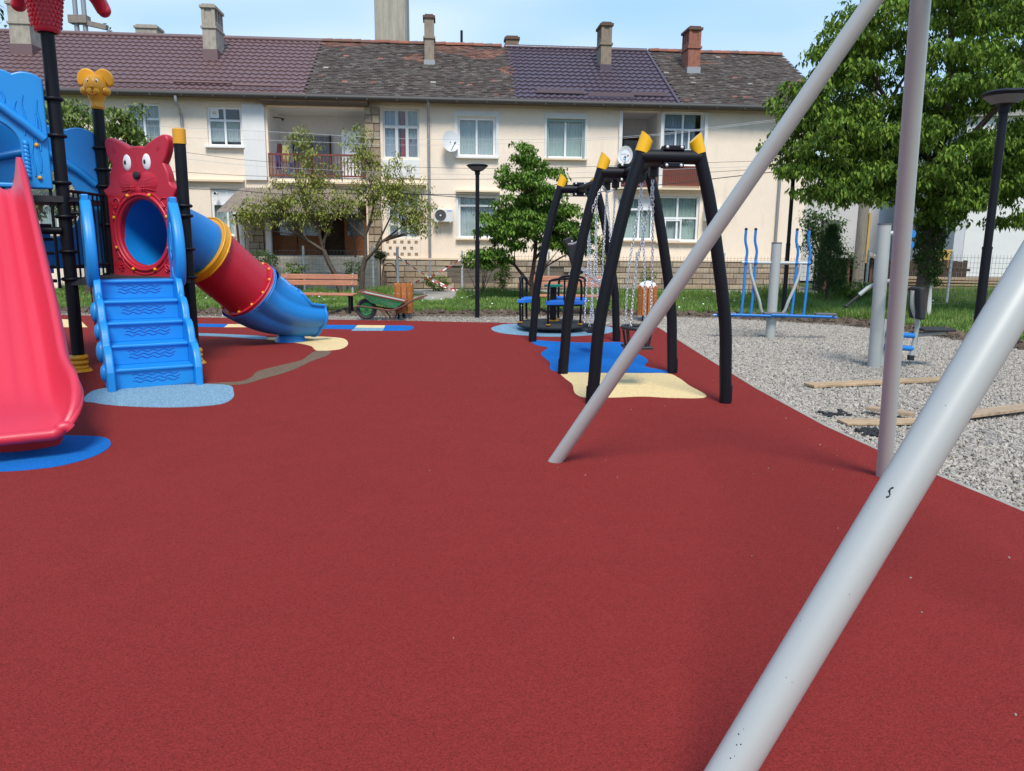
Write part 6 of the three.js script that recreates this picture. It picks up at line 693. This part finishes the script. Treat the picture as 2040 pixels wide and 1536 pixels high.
// ---------- background beyond the house ----------
{ const t = thing('concrete_chimney_tower', 'pale concrete chimney tower rising behind the roof', 'tower', [-6.7, 0, -45]); mb().box(1.62, 22, 1.62, 0, 11, 0).build('shaft', M(0.5, 0.46, 0.38, 0.95, 0, { map: concreteMap }), t); mb().bar([-0.83, 0, 0.7], [-0.83, 22, 0.7], 0.03).bar([0.83, 0, 0.7], [0.83, 22, 0.7], 0.03).build('cable_conduit', m.zinc, t); mb().box(1.8, 0.3, 1.8, 0, 22.1, 0).build('crown_slab', m.concrete, t); }
{ const t = thing('power_line_mast', 'concrete power line mast with crossarm and insulators behind roof', 'power mast', [-23.7, 0, -45]); mb().bar([-0.27, 0, 0], [-0.27, 16, 0], 0.16, 0.12, 10).build('leg', m.zinc, t); mb().bar([0.2, 0, 0], [0.2, 16, 0], 0.16, 0.12, 10).build('leg', m.zinc, t); mb().box(1.0, 0.4, 0.5, -0.1, 13.2, 0).box(1.4, 0.25, 0.3, 0.7, 12.95, 0, 0, 0, -0.2).build('crossarm', m.fibre, t); const k = mb(); for (let i = 0; i < 4; i++) k.at(new THREE.CylinderGeometry(0.16, 0.16, 0.1, 12), 1.45 + i * 0.17, 12.55 - i * 0.17, 0, 0, 0, 0.8); k.build('insulators', m.acFan, t); }
tree('far_tree', 'tall dark tree showing above the roof beside chimney', 'tree', { seed: 107, at: [-30, 0, -44], trunk: [[0, 0, 0, 0.3], [0, 7, 0, 0.2], [0, 13, 0, 0.08]], blobs: [[-0.5, 12, 0, 2.6, 3.4, 2.5, 3], [-3, 10, 0, 3, 3, 3, 2]], clusters: 220, per: 18, spread: 0.9, leaf: 0.5, cols: LD2, branches: 20, br: 0.06 });
tree('far_tree', 'thin treetop just visible over the metal roof near mast', 'tree', { seed: 108, at: [-22.4, 0, -46], trunk: [[0, 0, 0, 0.2], [0, 7, 0, 0.1], [0, 12, 0, 0.04]], blobs: [[0, 11, 0, 1.5, 1.9, 1.5, 1]], clusters: 60, per: 16, spread: 0.6, leaf: 0.4, cols: LG, branches: 14, br: 0.05 });
{ // white building: one face to the street, side wall's shade painted in as grey
  const t = thing('white_building', 'plain white rendered building behind the large tree', 'building', [14.6, 0, -26], -0.22); // corner at the origin
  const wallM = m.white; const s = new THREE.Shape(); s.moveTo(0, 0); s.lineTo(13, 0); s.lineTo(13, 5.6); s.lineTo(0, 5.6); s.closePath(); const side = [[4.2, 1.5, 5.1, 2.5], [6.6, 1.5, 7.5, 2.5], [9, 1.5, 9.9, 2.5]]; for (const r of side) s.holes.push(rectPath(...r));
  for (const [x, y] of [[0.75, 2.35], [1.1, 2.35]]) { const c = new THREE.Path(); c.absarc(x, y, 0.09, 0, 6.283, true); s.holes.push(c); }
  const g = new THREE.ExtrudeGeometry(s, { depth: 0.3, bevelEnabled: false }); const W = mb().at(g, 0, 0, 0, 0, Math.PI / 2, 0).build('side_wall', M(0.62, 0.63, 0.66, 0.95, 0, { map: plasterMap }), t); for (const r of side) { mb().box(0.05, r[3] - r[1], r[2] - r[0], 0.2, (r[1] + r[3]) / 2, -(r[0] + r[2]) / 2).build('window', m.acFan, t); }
  mb().box(14, 5.6, 0.3, 7.31, 2.8, -0.15).build('front_wall', wallM, t); mb().box(14, 5.6, 0.3, 7.31, 2.8, -12.85).box(0.3, 5.6, 12.4, 14.1, 2.8, -6.5).build('rear_wall', wallM, t); mb().box(14.6, 0.25, 13.4, 7.2, 5.73, -6.5).build('roof_slab', m.concrete, t); mb().box(14.05, 0.55, 0.04, 7.33, 0.28, 0.022).build('base_course', m.concrete, t);
}
{ const t = thing('grey_outbuilding', 'grey plain outbuilding wall behind the utility pole', 'building', [10.4, 0, -33], 0.1); mb().box(5.5, 4.6, 4, 2.4, 2.3, -2).build('wall', m.greyWall, t); mb().box(6, 0.2, 4.6, 2.4, 4.72, -2).build('roof', m.fibre, t); mb().box(0.8, 1.1, 0.05, 1.0, 2.0, 0.027).build('window', m.acFan, t); mb().box(0.8, 1.1, 0.05, 3.0, 2.0, 0.027).build('window', m.acFan, t); }
{ const t = thing('garden_shed', 'small dark shed with pale sheet roof behind utility pole', 'shed', [10.9, 0, -25.4], -0.1); mb().box(1.5, 1.1, 0.06, 0, 0.55, -1.0).box(0.06, 1.2, 1.1, -0.75, 0.6, -0.45).box(0.06, 1.1, 1.1, 0.75, 0.55, -0.45).build('wall', m.tarBrown, t); mb().box(1.9, 0.05, 1.6, 0, 1.3, -0.4, 0.1, 0, -0.08).build('roof', m.kerb, t); for (const x of [-0.7, 0, 0.7]) mb().box(0.07, 1.25, 0.07, x, 0.62, 0.1).build('post', m.rust, t); }
{ const t = thing('utility_pole', 'weathered concrete utility pole with yellow cable cover', 'utility pole', [10.65, 0, -24.0]); mb().bar([0, -0.1, 0], [-0.05, 6.5, 0], 0.17, 0.13, 14).build('pole', M(0.36, 0.32, 0.27, 0.95, 0, { map: concreteMap }), t); mb().box(0.07, 1.5, 0.05, 0.15, 1.75, 0.1).build('cable_cover', m.gasYellow, t); }
{ const t = thing('board_fence', 'dark weathered board fence behind the timber pile', 'fence', [12.0, 0, -24.6], -0.12); const R = rng(3), g = clean(new THREE.BoxGeometry(0.13, 1.05, 0.025)); for (let i = 0; i < 17; i++) placed('board', g, m.tarBrown, t, -0.2 + i * 0.145, 0.56 + (R() - 0.5) * 0.06, (R() - 0.5) * 0.01); mb().box(2.6, 0.08, 0.04, 1.0, 0.8, -0.04).build('rail', m.tarBrown, t); }
{ const t = thing('gas_meter_box', 'yellow gas meter cabinet on white building corner', 'meter box', [13.55, 0, -24.55], -0.22); mb().rbox(0.42, 0.6, 0.24, 0.015, 0, 1.12, 0).build('cabinet', m.gasYellow, t); mb().box(0.36, 0.52, 0.015, 0, 1.12, 0.13).build('door', m.gasYellow, t); mb().bar([0, -0.05, 0], [0, 0.82, 0], 0.03).build('pipe', m.gasYellow, t); }
{ const R = rng(12); for (let i = 0; i < 16; i++) { const lay = Math.floor(i / 4), x0 = 11.4 + R() * 0.5, L = 3.0 + R() * 0.6; const o = placed('stacked_board', clean(new THREE.BoxGeometry(L, 0.05, 0.14)), i % 3 ? m.plank : m.plank2, null, x0 + L / 2, 0.34 + lay * 0.085, -23.3 + (i % 4) * 0.18 + (R() - 0.5) * 0.06, 0, -0.02 + (R() - 0.5) * 0.08, -0.008); tag(o, ['topmost', 'third', 'second', 'lowest'][3 - lay] + ' layer sawn board of timber pile behind wire fence', 'board', 'boards of the timber pile'); } for (const x of [11.9, 14.0]) { const o = placed('timber_bearer', clean(new THREE.BoxGeometry(0.12, 0.26, 0.9)), m.plank2, null, x, 0.14, -23.05); tag(o, 'short square bearer under timber pile ' + (x < 13 ? 'near the ivy column' : 'near the meter box'), 'timber', 'bearers of the timber pile'); } }
renderer.render(scene, camera);
